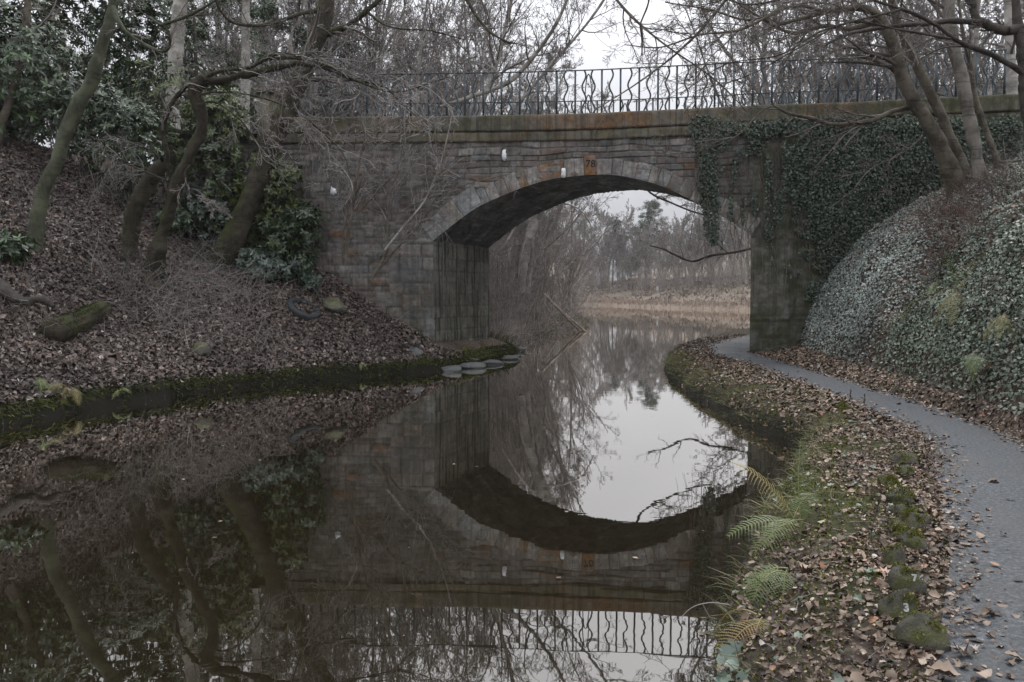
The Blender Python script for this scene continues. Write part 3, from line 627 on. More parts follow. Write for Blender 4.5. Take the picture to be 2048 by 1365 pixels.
fars = [proto('bare_tree', 111, 15, .20, (.05, 0), SP_A[:3], 'bark_far', 'x', group=GB, rmin=.03), proto('bare_tree', 112, 14, .2, (0, 0), SP_B[:3], 'bark_far', 'x', group=GB, rmin=.03, stems=2, spread=.08), proto('bare_tree', 113, 12, .12, (0, 0), SP_B[:3], 'bark_far', 'x', group=GB, rmin=.03, stems=4, spread=.15)]
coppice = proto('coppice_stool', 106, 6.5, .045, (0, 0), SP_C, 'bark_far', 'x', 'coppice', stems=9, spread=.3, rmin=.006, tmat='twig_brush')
def leafy(name, seed, H, r0, mat, lab, nclump, cr, csz, leaf, nleaf, size, bark='bark_brown', group=None, zlo=.25, shape='round', cat='tree'):
    g = np.random.default_rng(seed); root = empty(name, (0, 0, 0), lab, cat, group); P = grow(g, np.array([[0, 0, -.3]]), np.array([[g.normal(0, .05), g.normal(0, .05), 1.]]), np.array([H]), 14, .06, (0, 0, .02)); R = r0 * np.linspace(1, .15, 14)[None]
    lP, lR = sprout(g, P, R, max(12, nclump // 6), zlo, .99, 45, 85, cr / H * 1.5 if shape != 'pine' else cr / H * 1.8, 8, .15, (0, 0, .03), .4, taper=.75 if shape != 'round' else .45)
    Buf().tubes(P, R, 8).tubes(lP, lR, 4).out('trunk', M[bark], root, True)
    fi = g.integers(0, len(lP), nclump); ti = g.integers(3, 8, nclump); c = lP[fi, ti] + g.normal(0, csz * .6, (nclump, 3)); n = nclump * nleaf; rep = np.repeat(np.arange(nclump), nleaf)
    off = rdir(g, n) * (g.random((n, 1)) ** .45) * csz * g.uniform(.6, 1.2, nclump)[rep][:, None]; off[:, 2] *= .6; p = c[rep] + off; tone = np.clip(g.normal(.45, .18, nclump)[rep] + g.normal(0, .15, n), 0, 1)
    V, Q, r = scatter(leaf, p, unit(off + np.array([0, 0, .06])), size, .5, .2, tone, g=g); mk('crown', V, Q, None, M[mat], root, r); return root
hollyt = leafy('evergreen_tree', 201, 11, .16, 'rhodo', 'x', 150, 3.0, .55, T_SMALL, 120, .10, zlo=.12)
ivyt = leafy('ivy_clad_tree', 202, 15, .2, 'ivy', 'x', 170, 2.2, .55, T_SMALL, 100, .10, zlo=.1)
pinet = leafy('pine_tree', 203, 16, .2, 'pine', 'x', 150, 3.2, .75, T_SMALL, 150, .12, zlo=.45, shape='pine')
# --- the wood beyond the bridge
g = np.random.default_rng(909)
def farbank(px, y, tmin):
    while sdist(np.array([(px - CX) / F * y]), np.array([y]), WL)[0] < tmin: y += 3
    return y
def gz(x, y): return float(height(np.array([x]), np.array([y]))[0])
def plant(o, px, y, s, lab, group=None):
    y = farbank(px, y, 12) if (o is pinet and 1100 < px < 1500) else y; x = (px - CX) / F * y; return place(o, (x, y, max(gz(x, y), -.2)), g.uniform(0, 6.28), s, lab, group)
TXT = {'L': 'bare tree in the dense wood behind the left half of the railing', 'A': 'bare tree on the far left bank seen through the arch', 'R': 'bare tree in the wood behind the right half of the railing', 'F': 'distant bare tree on the hazy hillside seen through the arch'}
lst = []
def zone(z_, px):
    n_ = {'L': ['behind the mossy leaning trunk', 'behind the left end of the railing', 'behind the left quarter of the railing', 'behind the railing just left of the arch crown'], 'A': ['on the far left bank seen through the arch'] * 4, 'R': ['behind the railing above the right haunch of the arch', 'behind the railing above the ivy wall', 'between the leaning trunks of the right bank', 'behind the right end of the railing']}[z_]
    e_ = {'L': (580, 760, 940), 'A': (1, 2, 3), 'R': (1640, 1780, 1920)}[z_]; k = sum(px > q for q in e_); return 'bare tree in the wood ' + n_[k], 'bare trees ' + n_[k]
for px in np.linspace(440, 1130, 24): lst.append((px + g.normal(0, 14), g.uniform(29, 40), 'L'))
for px in np.linspace(400, 1140, 26): lst.append((px + g.normal(0, 16), g.uniform(42, 66), 'L'))
for px in np.linspace(960, 1130, 6): lst.append((px + g.normal(0, 10), g.uniform(46, 66), 'A'))
for px in np.linspace(1570, 2130, 14): lst.append((px + g.normal(0, 12), g.uniform(27, 33), 'R'))
for px in np.linspace(1600, 2160, 12): lst.append((px + g.normal(0, 20), g.uniform(36, 48), 'R'))
for px, y, z_ in lst:
    x = (px - CX) / F * y; a_ = sdist(np.array([x]), np.array([y]), WL)[0]; b_ = -sdist(np.array([x]), np.array([y]), WR)[0]
    if a_ < .8 and b_ < .8: continue
    plant(protos[g.integers(0, 5)], px, y, g.uniform(.75, 1.15), *zone(z_, px))
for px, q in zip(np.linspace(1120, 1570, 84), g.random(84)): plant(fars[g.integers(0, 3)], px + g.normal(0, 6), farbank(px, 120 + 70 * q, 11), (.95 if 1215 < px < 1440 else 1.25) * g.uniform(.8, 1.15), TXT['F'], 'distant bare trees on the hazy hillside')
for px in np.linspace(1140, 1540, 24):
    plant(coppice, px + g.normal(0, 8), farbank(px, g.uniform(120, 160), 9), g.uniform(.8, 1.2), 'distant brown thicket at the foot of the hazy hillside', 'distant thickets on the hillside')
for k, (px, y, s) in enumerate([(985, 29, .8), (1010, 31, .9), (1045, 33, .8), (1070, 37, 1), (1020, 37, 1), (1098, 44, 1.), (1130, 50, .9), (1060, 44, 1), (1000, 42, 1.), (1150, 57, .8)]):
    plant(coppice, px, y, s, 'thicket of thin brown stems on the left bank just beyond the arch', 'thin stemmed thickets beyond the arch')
plant(protos[3], 1030, 33.5, .8, 'leaning many stemmed tree on the bank just beyond the left pier')
for k, (px, y, s, lab) in enumerate([(1290, 150, 1.12, 'round topped pine rising highest among the distant trees through the arch'), (1225, 150, .9, 'grey green pine left of the highest pine through the arch'), (1165, 140, .8, 'dull green pine nearest the left bank of the far bend')]): plant(pinet, px, y, s, lab)
for k, (px, y, s, lab) in enumerate([(1620, 36, .7, 'tall grey green pine behind the right half of the railing'), (1690, 40, .7, 'grey green pine half hidden by the right hand leaning trunks'), (1940, 42, .8, 'grey green pine behind the right end of the railing')]): plant(pinet, px, y, s, lab)
for k, (px, y, s, lab) in enumerate([(620, 34, .85, 'ivy covered tree behind the leaning mossy trunk'), (540, 31, .8, 'ivy covered tree between the pale trunk and the railing end'), (720, 40, .8, 'ivy covered tree behind the left part of the railing')]): plant(ivyt, px, y, s, lab)
for k, (px, y, s, lab) in enumerate([(455, 28, .75, 'dark evergreen behind the pale slim trunk'), (380, 27, .7, 'dark evergreen behind the broad pale trunk'), (820, 47, .6, 'low evergreen showing through the railing left of centre'), (-60, 30, .9, 'dark evergreen behind the rhododendrons at the far left'), (60, 33, 1., 'tall dark evergreen behind the forked trunk'), (180, 31, .85, 'dark evergreen behind the foremost leaning trunk'), (275, 34, .9, 'dark evergreen left of the broad pale trunk')]): plant(hollyt, px, y, s, lab)
# --- drawn trees (near ones), traced in the photograph and given their own distance
def trace(pts, ya, yb, w, n=24):
    m = len(pts); yy = np.linspace(ya, yb, m); P = np.array([at(p[0], p[1], y) for p, y in zip(pts, yy)]); W = .72 * np.interp(np.linspace(0, 1, m), np.linspace(0, 1, len(w)), w) / 2 * yy / F
    P2, R2 = resample(P, n, W); return P2, R2
def lumpy(P, R, sides=12, seed=0, rough=.12, sub=4):
    """trunk surface with knots and swellings"""
    n = len(P) * sub; P2, R2 = resample(P, n, R); t = np.gradient(P2, axis=0); t = unit(t); ref = np.array([1., 0, 0]); a = unit(np.cross(t, ref)); b = np.cross(t, a); th = np.arange(sides) * 2 * np.pi / sides
    s_ = np.concatenate([[0], np.cumsum(np.linalg.norm(np.diff(P2, axis=0), axis=1))])
    rr = R2[:, None] * (1 + rough * 2 * (vn(s_[:, None] * 3 + seed, np.cos(th)[None] * 1.3 + 5, seed) - .5) + rough * 1.3 * (vn(s_[:, None] * 11 + seed, np.sin(th)[None] * 2 + 9, seed + 1) - .5))
    if sides > 12: rr = rr * (1 + (.32 + .25 * np.sin(th * 3 + seed)[None]) * np.exp(-s_[:, None] / .28)) * (1 + .10 * np.exp(-((s_[:, None] % .62 - .3) / .05) ** 2) * (vn(s_[:, None] * 2 + seed, np.cos(th)[None] + 2) > .5))
    V = P2[:, None] + rr[..., None] * (a[:, None] * np.cos(th)[None, :, None] + b[:, None] * np.sin(th)[None, :, None]); i = np.arange(n - 1)[:, None] * sides; j = np.arange(sides)[None]; k = (j + 1) % sides
    return V.reshape(-1, 3), np.stack([i + j, i + k, i + sides + k, i + sides + j], -1).reshape(-1, 4)
def tree(name, lab, base, stems, limbs, mat, seed, sp=None, tmat='twig', limbsp=None, cat='tree', group=None, rmin=.004, rough=.17, extra=None, moss=None):
    """stems/limbs: (pts, y0, y1, widths)"""
    g = np.random.default_rng(seed); St = [trace(*s) for s in stems]; Lb = [trace(*s) for s in limbs]; r = empty(name, St[0][0][0], lab, cat, group); tb = Buf()
    for k, (P, R) in enumerate(St): V, Q = lumpy(P, R, 14, seed + k, rough); tb.add(V, Q)
    tb.out('trunk', M[mat], r, True); lb = Buf()
    for k, (P, R) in enumerate(Lb): V, Q = lumpy(P, R, 8, seed + 9 + k, rough * 1.3, 3); mk('branch', V, Q, None, M[mat], r, np.full(len(V), .5), True)
    tw = Buf()
    if sp is not None:
        P = np.stack([s[0] for s in St]); R = np.stack([s[1] for s in St]); l_, t_ = crown(g, P, R, sp, rmin); lb.V += l_.V; lb.r += l_.r
        if l_.Q: lb.Q.append(np.concatenate(l_.Q) + lb.n); lb.n += l_.n
        if t_.Q: tw.add(np.concatenate(t_.V), np.concatenate(t_.Q), None, np.concatenate(t_.r))
    if limbsp is not None and Lb:
        P = np.stack([s[0] for s in Lb]); R = np.stack([s[1] for s in Lb]); l_, t_ = crown(g, P, R, limbsp, rmin)
        for q in (l_, t_):
            if q.Q: tw.add(np.concatenate(q.V), np.concatenate(q.Q), None, np.concatenate(q.r))
    tw.n and 0; (tw.add(np.concatenate(lb.V), np.concatenate(lb.Q), None, np.concatenate(lb.r)) if lb.Q else 0); tw.out('crown', M[tmat], r); return r
UP = (0, 0, .05); DN = (0, 0, -.05)
SPX = [(10, .35, 1, 25, 65, .32, 9, .2, UP, .4, 5), (6, .2, 1, 25, 60, .5, 7, .25, (0, 0, 0), .5, 4), (5, .2, 1, 25, 60, .5, 5, .3, (0, 0, 0), .55, 3), (4, .2, 1, 25, 60, .5, 4, .3, (0, 0, 0), .6, 3)]
LSP = [(9, .15, 1, 25, 65, .4, 8, .22, (0, 0, 0), .5, 4), (6, .2, 1, 25, 65, .5, 6, .28, (0, 0, -.02), .55, 3), (5, .2, 1, 25, 65, .5, 4, .3, (0, 0, 0), .6, 3)]
b1 = G(68, 500)[1]; b2 = G(4, 300)[1]; b3 = G(140, 235)[1]; b6 = 20.3
tree('leaning_tree', 'smooth green grey trunk leaning right with raised rings, foremost on the left bank', None,
     [([(66, 512), (73, 460), (88, 378), (113, 325), (143, 235), (182, 165), (204, 90), (224, 25), (236, -60), (240, -220)], b1, b1 + .3, [44, 36, 34, 34, 36, 36, 30, 26, 22, 12])],
     [([(226, 15), (238, 45), (262, 72), (300, 95), (325, 103), (338, 95), (340, 75), (330, 55), (316, 48)], b1, b1 - .8, [16, 11, 10, 9, 8, 8, 7, 5]), ([(316, 52), (350, 42), (385, 28), (430, 2), (470, -30)], b1 - .6, b1 - 1.2, [7, 8, 8, 7, 5]), ([(328, 55), (290, 30), (270, 10), (255, -20)], b1 - .6, b1 - .6, [5, 4, 3])], 'bark_green', 301, [(8, .8, 1, 30, 70, .3, 8, .2, UP, .4, 5), (6, .2, 1, 25, 60, .5, 6, .25, DN, .5, 3), (5, .2, 1, 25, 60, .5, 4, .3, (0, 0, 0), .6, 3)], limbsp=LSP[:2])
tree('slim_tree', 'slim dark trunk curving up at the far left edge', None, [([(-14, 300), (8, 235), (30, 165), (45, 95), (54, 20), (60, -60), (66, -200)], b2, b2 + .2, [24, 20, 19, 18, 17, 15, 8])], [], 'bark_brown', 302, SPX[:3])
tree('forked_tree', 'thick brown trunk with a fork, behind the green grey leaning trunk', None, [([(135, 245), (133, 190), (126, 130), (112, 70), (97, 15), (92, -60), (96, -220)], b3, b3, [38, 30, 32, 40, 46, 40, 22]), ([(104, 48), (84, 25), (66, -10), (52, -60), (40, -160)], b3, b3 + .4, [26, 22, 18, 14, 8])], [], 'bark_brown', 303, SPX[:3])
tree('beech_tree', 'broad pale trunk rising from the evergreens left of the slim pale one', None, [([(344, 260), (345, 190), (350, 120), (356, 50), (362, -30), (368, -180)], 23, 23, [38, 37, 36, 36, 34, 24])], [], 'bark_pale', 304, [(9, .6, 1, 35, 70, .4, 9, .2, UP, .4, 5)] + SPX[1:])
tree('slim_beech_tree', 'slim straight pale trunk between the broad pale trunk and the leaning mossy one', None, [([(488, 260), (490, 190), (491, 100), (492, 20), (494, -60), (497, -220)], 25, 25, [26, 25, 23, 22, 20, 12])], [], 'bark_pale', 305, [(9, .5, 1, 35, 70, .35, 9, .2, UP, .4, 5)] + SPX[1:])
tree('mossy_leaning_tree', 'thick moss covered trunk leaning right in front of the bridge wall end', None,
     [([(420, 580), (462, 485), (478, 450), (500, 400), (522, 345), (552, 265), (578, 210), (604, 150), (628, 95), (645, 45), (656, -10), (672, -120)], b6, b6 + .6, [66, 62, 58, 56, 54, 50, 52, 48, 42, 26])],
     [([(640, 72), (668, 64), (700, 50), (730, 25), (765, -5), (800, -40)], b6 + .5, b6 - .3, [24, 20, 17, 13, 10, 8]), ([(632, 22), (600, 28), (560, 42), (510, 52), (465, 45), (440, 20), (425, -20)], b6 + .4, b6 - .8, [12, 10, 9, 9, 8, 8, 6]), ([(735, 25), (765, 48), (800, 58), (860, 62), (930, 80)], b6, b6 - 1, [8, 6, 5, 4, 3])], 'bark_moss', 306, [(9, .6, 1, 30, 70, .3, 9, .2, UP, .4, 5)] + SPX[1:3], limbsp=LSP)
bg_ = G(300, 560)[1]
SPG = [(13, .15, 1, 20, 60, .62, 14, .22, (.02, 0, -.04), .45, 4, (.6, -.2, -.1)), (5, .2, 1, 20, 60, .55, 8, .28, (0, 0, -.02), .55, 3), (5, .2, 1, 25, 60, .5, 5, .3, (0, 0, 0), .6, 3)]
tree('twisted_tree', 'twisted mossy tree on the left bank bending hard right, its twigs trailing towards the bridge', None,
     [([(300, 575), (316, 500), (340, 415), (360, 355), (385, 300), (404, 255), (400, 220), (388, 185), (400, 165), (440, 160), (490, 150), (545, 137), (590, 128)], bg_, bg_ - .9, [56, 40, 32, 30, 30, 32, 33, 34, 34, 22, 20, 18, 14])],
     [([(590, 126), (650, 138), (700, 158), (770, 175), (800, 205), (835, 235)], bg_ - .9, bg_ - 1.6, [10, 8, 6, 5, 4, 3]), ([(540, 118), (600, 118), (660, 135), (720, 165), (790, 185), (850, 170), (910, 150)], bg_ - .8, bg_ - 1.8, [9, 8, 7, 5, 4, 3, 2]),
      ([(405, 158), (440, 142), (500, 135), (530, 118), (560, 108), (600, 112)], bg_ - .7, bg_ - .9, [12, 10, 9, 9, 9, 8]), ([(400, 190), (440, 185), (520, 195), (600, 230), (680, 300), (700, 350)], bg_ - .6, bg_ - 1.3, [7, 5, 4, 4, 3, 2]), ([(395, 210), (430, 205), (480, 240), (525, 285), (575, 200), (590, 180)], bg_ - .6, bg_ - .7, [6, 5, 4, 4, 3, 3]), ([(560, 125), (575, 175), (600, 230), (640, 300)], bg_ - .8, bg_ - 1, [5, 4, 3, 2]),
      ([(380, 330), (370, 350), (385, 385), (440, 420)], bg_ - .4, bg_ - .6, [6, 5, 3, 2]), ([(330, 360), (280, 340), (235, 320), (190, 370)], bg_ - .3, bg_ - .5, [6, 4, 3, 2])], 'bark_moss', 307, None, 'twig_pale', limbsp=SPG, rough=.34, rmin=.0065)
tree('twisted_tree', 'short mossy stump with one grey limb curving up, left of the twisted mossy tree', None, [([(246, 590), (255, 520), (266, 440), (285, 385), (310, 345), (330, 325)], bg_ + .2, bg_, [42, 40, 42, 44, 44, 30])],
     [([(330, 335), (334, 310), (326, 272), (330, 238), (345, 205), (368, 178), (388, 165)], bg_, bg_ - .5, [16, 15, 15, 15, 14, 13, 10]), ([(300, 340), (255, 330), (210, 350), (185, 400)], bg_, bg_ - .4, [6, 5, 3, 2]), ([(320, 325), (300, 300), (240, 290), (160, 300)], bg_, bg_ - .4, [6, 4, 3, 2])], 'bark_moss', 308, None, 'twig_pale', limbsp=SPG[:2], rough=.2)
s1 = 20.4
tree('sapling', 'thin brown sapling in front of the bridge wall, nearest the mossy leaning trunk', None, [([(690, 515), (696, 470), (705, 420), (712, 360), (722, 310), (735, 260)], s1, s1 - .1, [9, 8, 8, 7, 6, 3]), ([(688, 515), (685, 470), (700, 420), (735, 330), (760, 250)], s1, s1, [6, 5, 5, 4, 3])],
     [([(722, 310), (745, 270), (775, 245), (790, 228)], s1, s1, [5, 4, 3, 2]), ([(700, 440), (740, 400), (790, 350), (840, 320)], s1, s1, [5, 4, 3, 2])], 'bark_brown', 309, [(14, .2, 1, 20, 60, .4, 9, .2, UP, .5, 4), (7, .2, 1, 20, 60, .5, 6, .25, (0, 0, 0), .6, 3), (4, .2, 1, 20, 60, .5, 4, .3, (0, 0, 0), .6, 3)], rmin=.005, limbsp=LSP[:2], tmat='twig_pale')
tree('sapling', 'thin brown sapling in front of the bridge wall, nearest the arch', None, [([(742, 560), (772, 505), (775, 440), (785, 380), (798, 330), (808, 270)], s1 + .2, s1 + .1, [8, 8, 7, 6, 5, 3]), ([(740, 558), (800, 490), (860, 420), (890, 340), (905, 280)], s1 + .2, s1 + .1, [6, 5, 4, 3, 2])],
     [([(790, 430), (850, 400), (930, 370), (1010, 350)], s1, s1 - .4, [4, 3, 3, 2])], 'bark_brown', 310, [(14, .2, 1, 20, 60, .4, 9, .2, UP, .5, 4), (7, .2, 1, 20, 60, .5, 6, .25, (0, 0, 0), .6, 3), (4, .2, 1, 20, 60, .5, 4, .3, (0, 0, 0), .6, 3)], rmin=.005, limbsp=LSP[:2], tmat='twig_pale')
# right bank
LF = (-.8, -.1, 0)
SPR = [(12, .45, 1, 25, 65, .42, 11, .14, (-.03, 0, -.01), .42, 5, LF), (7, .2, 1, 20, 60, .5, 8, .2, (0, 0, 0), .5, 4), (6, .2, 1, 25, 60, .5, 5, .26, (0, 0, 0), .55, 3), (4, .2, 1, 25, 60, .5, 4, .3, (0, 0, 0), .6, 3)]
r1 = 18.0
tree('leaning_tree', 'thick brown trunk leaning left in front of the ivy wall, foremost on the right bank', None,
     [([(1925, 415), (1914, 375), (1890, 312), (1850, 236), (1810, 168), (1785, 85), (1758, 35), (1722, 16), (1650, 24), (1560, 50)], r1, r1 - 1.2, [60, 48, 46, 38, 33, 30, 25, 20, 14, 9])],
     [([(1838, 214), (1790, 222), (1742, 242), (1675, 250), (1621, 237), (1575, 226), (1545, 210)], r1 - .2, r1 - 1.2, [13, 13, 13, 12, 11, 9, 5]), ([(1806, 160), (1770, 130), (1722, 112), (1708, 96), (1680, 98), (1650, 112), (1600, 150), (1560, 160)], r1 - .3, r1 - 1.2, [9, 8, 8, 7, 5, 4, 3, 2]),
      ([(1545, 212), (1520, 225), (1470, 275), (1400, 300), (1330, 310)], r1 - 1.2, r1 - 1.8, [4, 3, 3, 2, 2]), ([(1650, 24), (1590, 12), (1500, 40), (1420, 20), (1330, 5)], r1 - 1, r1 - 2.2, [10, 8, 6, 5, 3]), ([(1760, 40), (1700, 58), (1650, 52), (1600, 65), (1570, 62), (1520, 35), (1450, -10)], r1 - .6, r1 - 1.6, [16, 14, 12, 10, 9, 7, 4]),
      ([(1875, 240), (1850, 270), (1800, 310), (1740, 340), (1700, 390)], r1 - .2, r1 - .6, [4, 4, 3, 3, 2])], 'bark_brown', 311, SPR, limbsp=[(10, .2, 1, 20, 60, .4, 9, .16, (-.02, 0, 0), .5, 4, LF), (7, .2, 1, 20, 60, .5, 7, .2, (0, 0, 0), .55, 3), (5, .2, 1, 20, 60, .5, 4, .3, (0, 0, 0), .6, 3)])
tree('slim_leaning_tree', 'slim dark trunk leaning left, close behind the foremost one on the right bank', None, [([(1945, 385), (1934, 348), (1886, 242), (1848, 160), (1812, 85), (1788, 22), (1770, -50), (1750, -180)], r1 + .6, r1 + .4, [30, 26, 26, 24, 22, 20, 16, 8])], [([(1858, 180), (1890, 190), (1905, 150), (1920, 120)], r1 + .5, r1 + .5, [5, 4, 3, 2])], 'bark_brown', 312, SPR)
tree('upright_tree', 'nearly upright grey trunk on the right bank between the leaning trunks', None, [([(1972, 405), (1961, 355), (1943, 256), (1922, 150), (1904, 75), (1896, 5), (1892, -80), (1890, -220)], r1 - .6, r1 - .6, [38, 33, 32, 32, 30, 29, 26, 18])], [], 'bark_grey', 313, SPR[:3])
tree('slender_tree', 'slender grey brown stem on the right bank near the wall end', None, [([(1998, 335), (1988, 305), (1968, 250), (1950, 190), (1940, 130), (1925, 60), (1915, -20)], r1 + .2, r1 + .2, [20, 16, 15, 14, 11, 9, 6])], [([(1998, 325), (2030, 322), (2060, 318)], r1, r1, [8, 7, 6])], 'bark_brown', 314, SPR[:3])
tree('old_tree', 'dark old tree at the right edge with long limbs reaching left over the railing', None, [([(2075, 330), (2062, 270), (2050, 200), (2046, 120), (2038, 60), (2030, -10), (2022, -120)], r1 - 2, r1 - 2, [34, 30, 28, 26, 24, 22, 18])],
     [([(2045, 55), (2010, 62), (1970, 48), (1950, 30), (1940, -20)], r1 - 2, r1 - 2, [26, 25, 24, 20, 16]), ([(1965, 45), (1900, 42), (1850, 48), (1790, 52), (1740, 60), (1690, 70), (1650, 92)], r1 - 2, r1 - 2.6, [16, 15, 14, 12, 10, 8, 5]), ([(2048, 148), (2020, 130), (1980, 108), (1920, 85), (1870, 50), (1820, 25), (1760, 5), (1690, -20)], r1 - 2, r1 - 3, [20, 15, 14, 12, 10, 9, 8, 6]),
      ([(1690, -20), (1600, -10), (1500, 10), (1430, -10)], r1 - 3, r1 - 3.5, [7, 6, 4, 3]), ([(1900, 78), (1800, 60), (1700, 45), (1600, 95), (1500, 150), (1400, 180)], r1 - 2.6, r1 - 4, [7, 6, 5, 4, 3, 2]), ([(1800, 20), (1650, 60), (1560, 110), (1450, 130), (1360, 190)], r1 - 3, r1 - 4.2, [6, 5, 4, 3, 2])], 'bark_dark', 315, None, limbsp=[(12, .15, 1, 20, 60, .4, 10, .14, (-.03, 0, 0), .5, 4, LF), (7, .2, 1, 20, 60, .5, 7, .2, (0, 0, 0), .55, 3), (5, .2, 1, 20, 60, .5, 4, .3, (0, 0, 0), .6, 3)])
tree('pale_tree', 'pale trunk behind the dark old tree at the right edge', None, [([(2030, 260), (2026, 200), (2022, 130), (2018, 60), (2016, -20), (2014, -120)], 21.8, 21.8, [32, 28, 26, 24, 22, 18])], [], 'bark_pale', 316, SPX[:2])
tree('broken_branch', 'dead broken branch hanging down in the sky gap above the bridge', None, [([(1300, -40), (1297, 5), (1284, 40), (1281, 52), (1284, 80), (1284, 112)], 14, 14, [4, 5, 5, 6, 5, 4])], [], 'bark_dark', 317, None, cat='branch')
tree('drooping_branch', 'long thin green branch drooping from above over the middle of the railing', None, [([(925, -20), (945, 20), (975, 60), (1010, 82), (1035, 88)], 15, 15, [9, 8, 7, 5, 3])], [], 'bark_green', 318, [(10, .1, 1, 20, 60, .5, 8, .2, DN, .5, 4), (6, .1, 1, 20, 60, .5, 5, .25, (0, 0, 0), .6, 3), (4, .1, 1, 20, 60, .5, 4, .25, (0, 0, 0), .6, 3)], cat='branch')
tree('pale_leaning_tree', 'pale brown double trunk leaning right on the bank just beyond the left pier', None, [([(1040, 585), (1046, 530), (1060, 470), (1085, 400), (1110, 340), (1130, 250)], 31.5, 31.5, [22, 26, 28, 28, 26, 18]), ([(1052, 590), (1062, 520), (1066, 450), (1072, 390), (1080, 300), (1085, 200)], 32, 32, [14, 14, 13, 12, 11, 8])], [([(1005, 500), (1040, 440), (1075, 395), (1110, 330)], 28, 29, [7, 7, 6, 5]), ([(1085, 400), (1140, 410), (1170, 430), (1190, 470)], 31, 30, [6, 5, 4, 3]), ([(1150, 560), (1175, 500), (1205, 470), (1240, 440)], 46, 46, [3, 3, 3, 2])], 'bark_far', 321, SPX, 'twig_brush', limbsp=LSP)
tree('overhanging_branch', 'fine branch dangling into the top of the arch opening from above', None, [([(1275, 350), (1300, 385), (1340, 405), (1400, 428), (1450, 430)], 27, 27, [5, 5, 5, 4, 3])], [], 'bark_dark', 322, [(9, .1, 1, 20, 70, .4, 8, .25, DN, .6, 4), (6, .1, 1, 20, 60, .5, 5, .25, (0, 0, 0), .7, 3), (4, .1, 1, 20, 60, .5, 4, .3, (0, 0, 0), .8, 3)], cat='branch')
tree('overhanging_branch', 'thin curved branch crossing low in the right part of the arch opening', None, [([(1560, 480), (1510, 495), (1470, 505), (1420, 512), (1385, 523), (1350, 510), (1325, 498), (1300, 492)], 27, 28, [6, 6, 6, 6, 6, 5, 4, 3])], [], 'bark_dark', 323, [(9, .3, 1, 20, 70, .3, 8, .25, UP, .6, 4), (5, .1, 1, 20, 60, .5, 5, .25, (0, 0, 0), .7, 3)], cat='branch')
for k_, (pts_, lb_) in enumerate([([(1480, -40), (1420, 40), (1350, 110), (1270, 170), (1190, 220)], 'long thin twig bough slanting down left across the sky gap, the lowest one'), ([(1200, -40), (1260, 30), (1330, 90), (1430, 160), (1500, 230)], 'thin bough slanting down right across the sky gap towards the middle railing'), ([(1560, 20), (1480, 60), (1400, 70), (1320, 95), (1250, 90)], 'thin bough reaching level to the left across the upper sky gap')]):
    tree('overhanging_branch', lb_, None, [(pts_, 15, 14.2, [8, 7, 5, 4, 2.5])], [], 'bark_brown', 330 + k_, [(14, .1, 1, 20, 60, .35, 9, .18, (0, 0, 0), .6, 4), (7, .1, 1, 20, 60, .5, 6, .25, (0, 0, 0), .7, 3), (4, .1, 1, 20, 60, .5, 4, .3, (0, 0, 0), .8, 3)], cat='branch', rmin=.003)
for k_, (st_, lb_) in enumerate([(([(770, 500), (810, 450), (850, 400), (880, 330), (900, 250), (905, 215)], 20.2, 20.2, [5, 5, 4, 4, 3, 2]), 'long pale shoot slanting up the bridge wall just left of the arch'), (([(590, 240), (640, 290), (680, 330), (705, 375), (690, 410)], 18, 18, [4, 4, 3, 3, 2]), 'pale shoot drooping in front of the left bridge wall with a hooked tip')]):
  tree('bramble_bough', lb_, None, [st_], [], 'bark_pale', 335 + k_, [(12, .1, 1, 20, 70, .4, 8, .22, DN, .6, 3), (6, .1, 1, 20, 60, .5, 5, .25, (0, 0, 0), .7, 3)], 'twig_pale', cat='branch', rmin=.0045)
for k_, (pts_, w_, y_, lb_) in enumerate([([(1010, 240), (1060, 180), (1120, 110), (1180, 40), (1225, -30), (1260, -110)], [9, 9, 8, 7, 6, 4], 32, 'grey leaning tree behind the railing reaching into the left of the sky gap'), ([(950, 240), (985, 150), (1010, 60), (1030, -40), (1045, -160)], [13, 12, 11, 10, 6], 30, 'upright grey tree behind the railing left of the sky gap'), ([(1545, 230), (1500, 160), (1450, 100), (1410, 30), (1380, -60)], [10, 9, 8, 7, 5], 29, 'brown leaning tree behind the railing reaching into the right of the sky gap')]):
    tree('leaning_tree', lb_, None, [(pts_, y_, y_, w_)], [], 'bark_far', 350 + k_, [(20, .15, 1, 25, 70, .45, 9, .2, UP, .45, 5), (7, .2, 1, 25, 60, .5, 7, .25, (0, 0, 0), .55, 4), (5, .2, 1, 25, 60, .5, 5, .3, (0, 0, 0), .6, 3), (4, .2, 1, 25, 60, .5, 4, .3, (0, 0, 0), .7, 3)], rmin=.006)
tree('drooping_tree', 'grey tree behind the railing whose long limb sweeps up to the right from the deck', None, [([(880, 215), (930, 198), (990, 178), (1030, 155), (1070, 110), (1105, 60), (1130, 10), (1150, -60)], 27, 28, [8, 10, 12, 12, 11, 9, 7, 5])], [], 'bark_grey', 319, SPX)

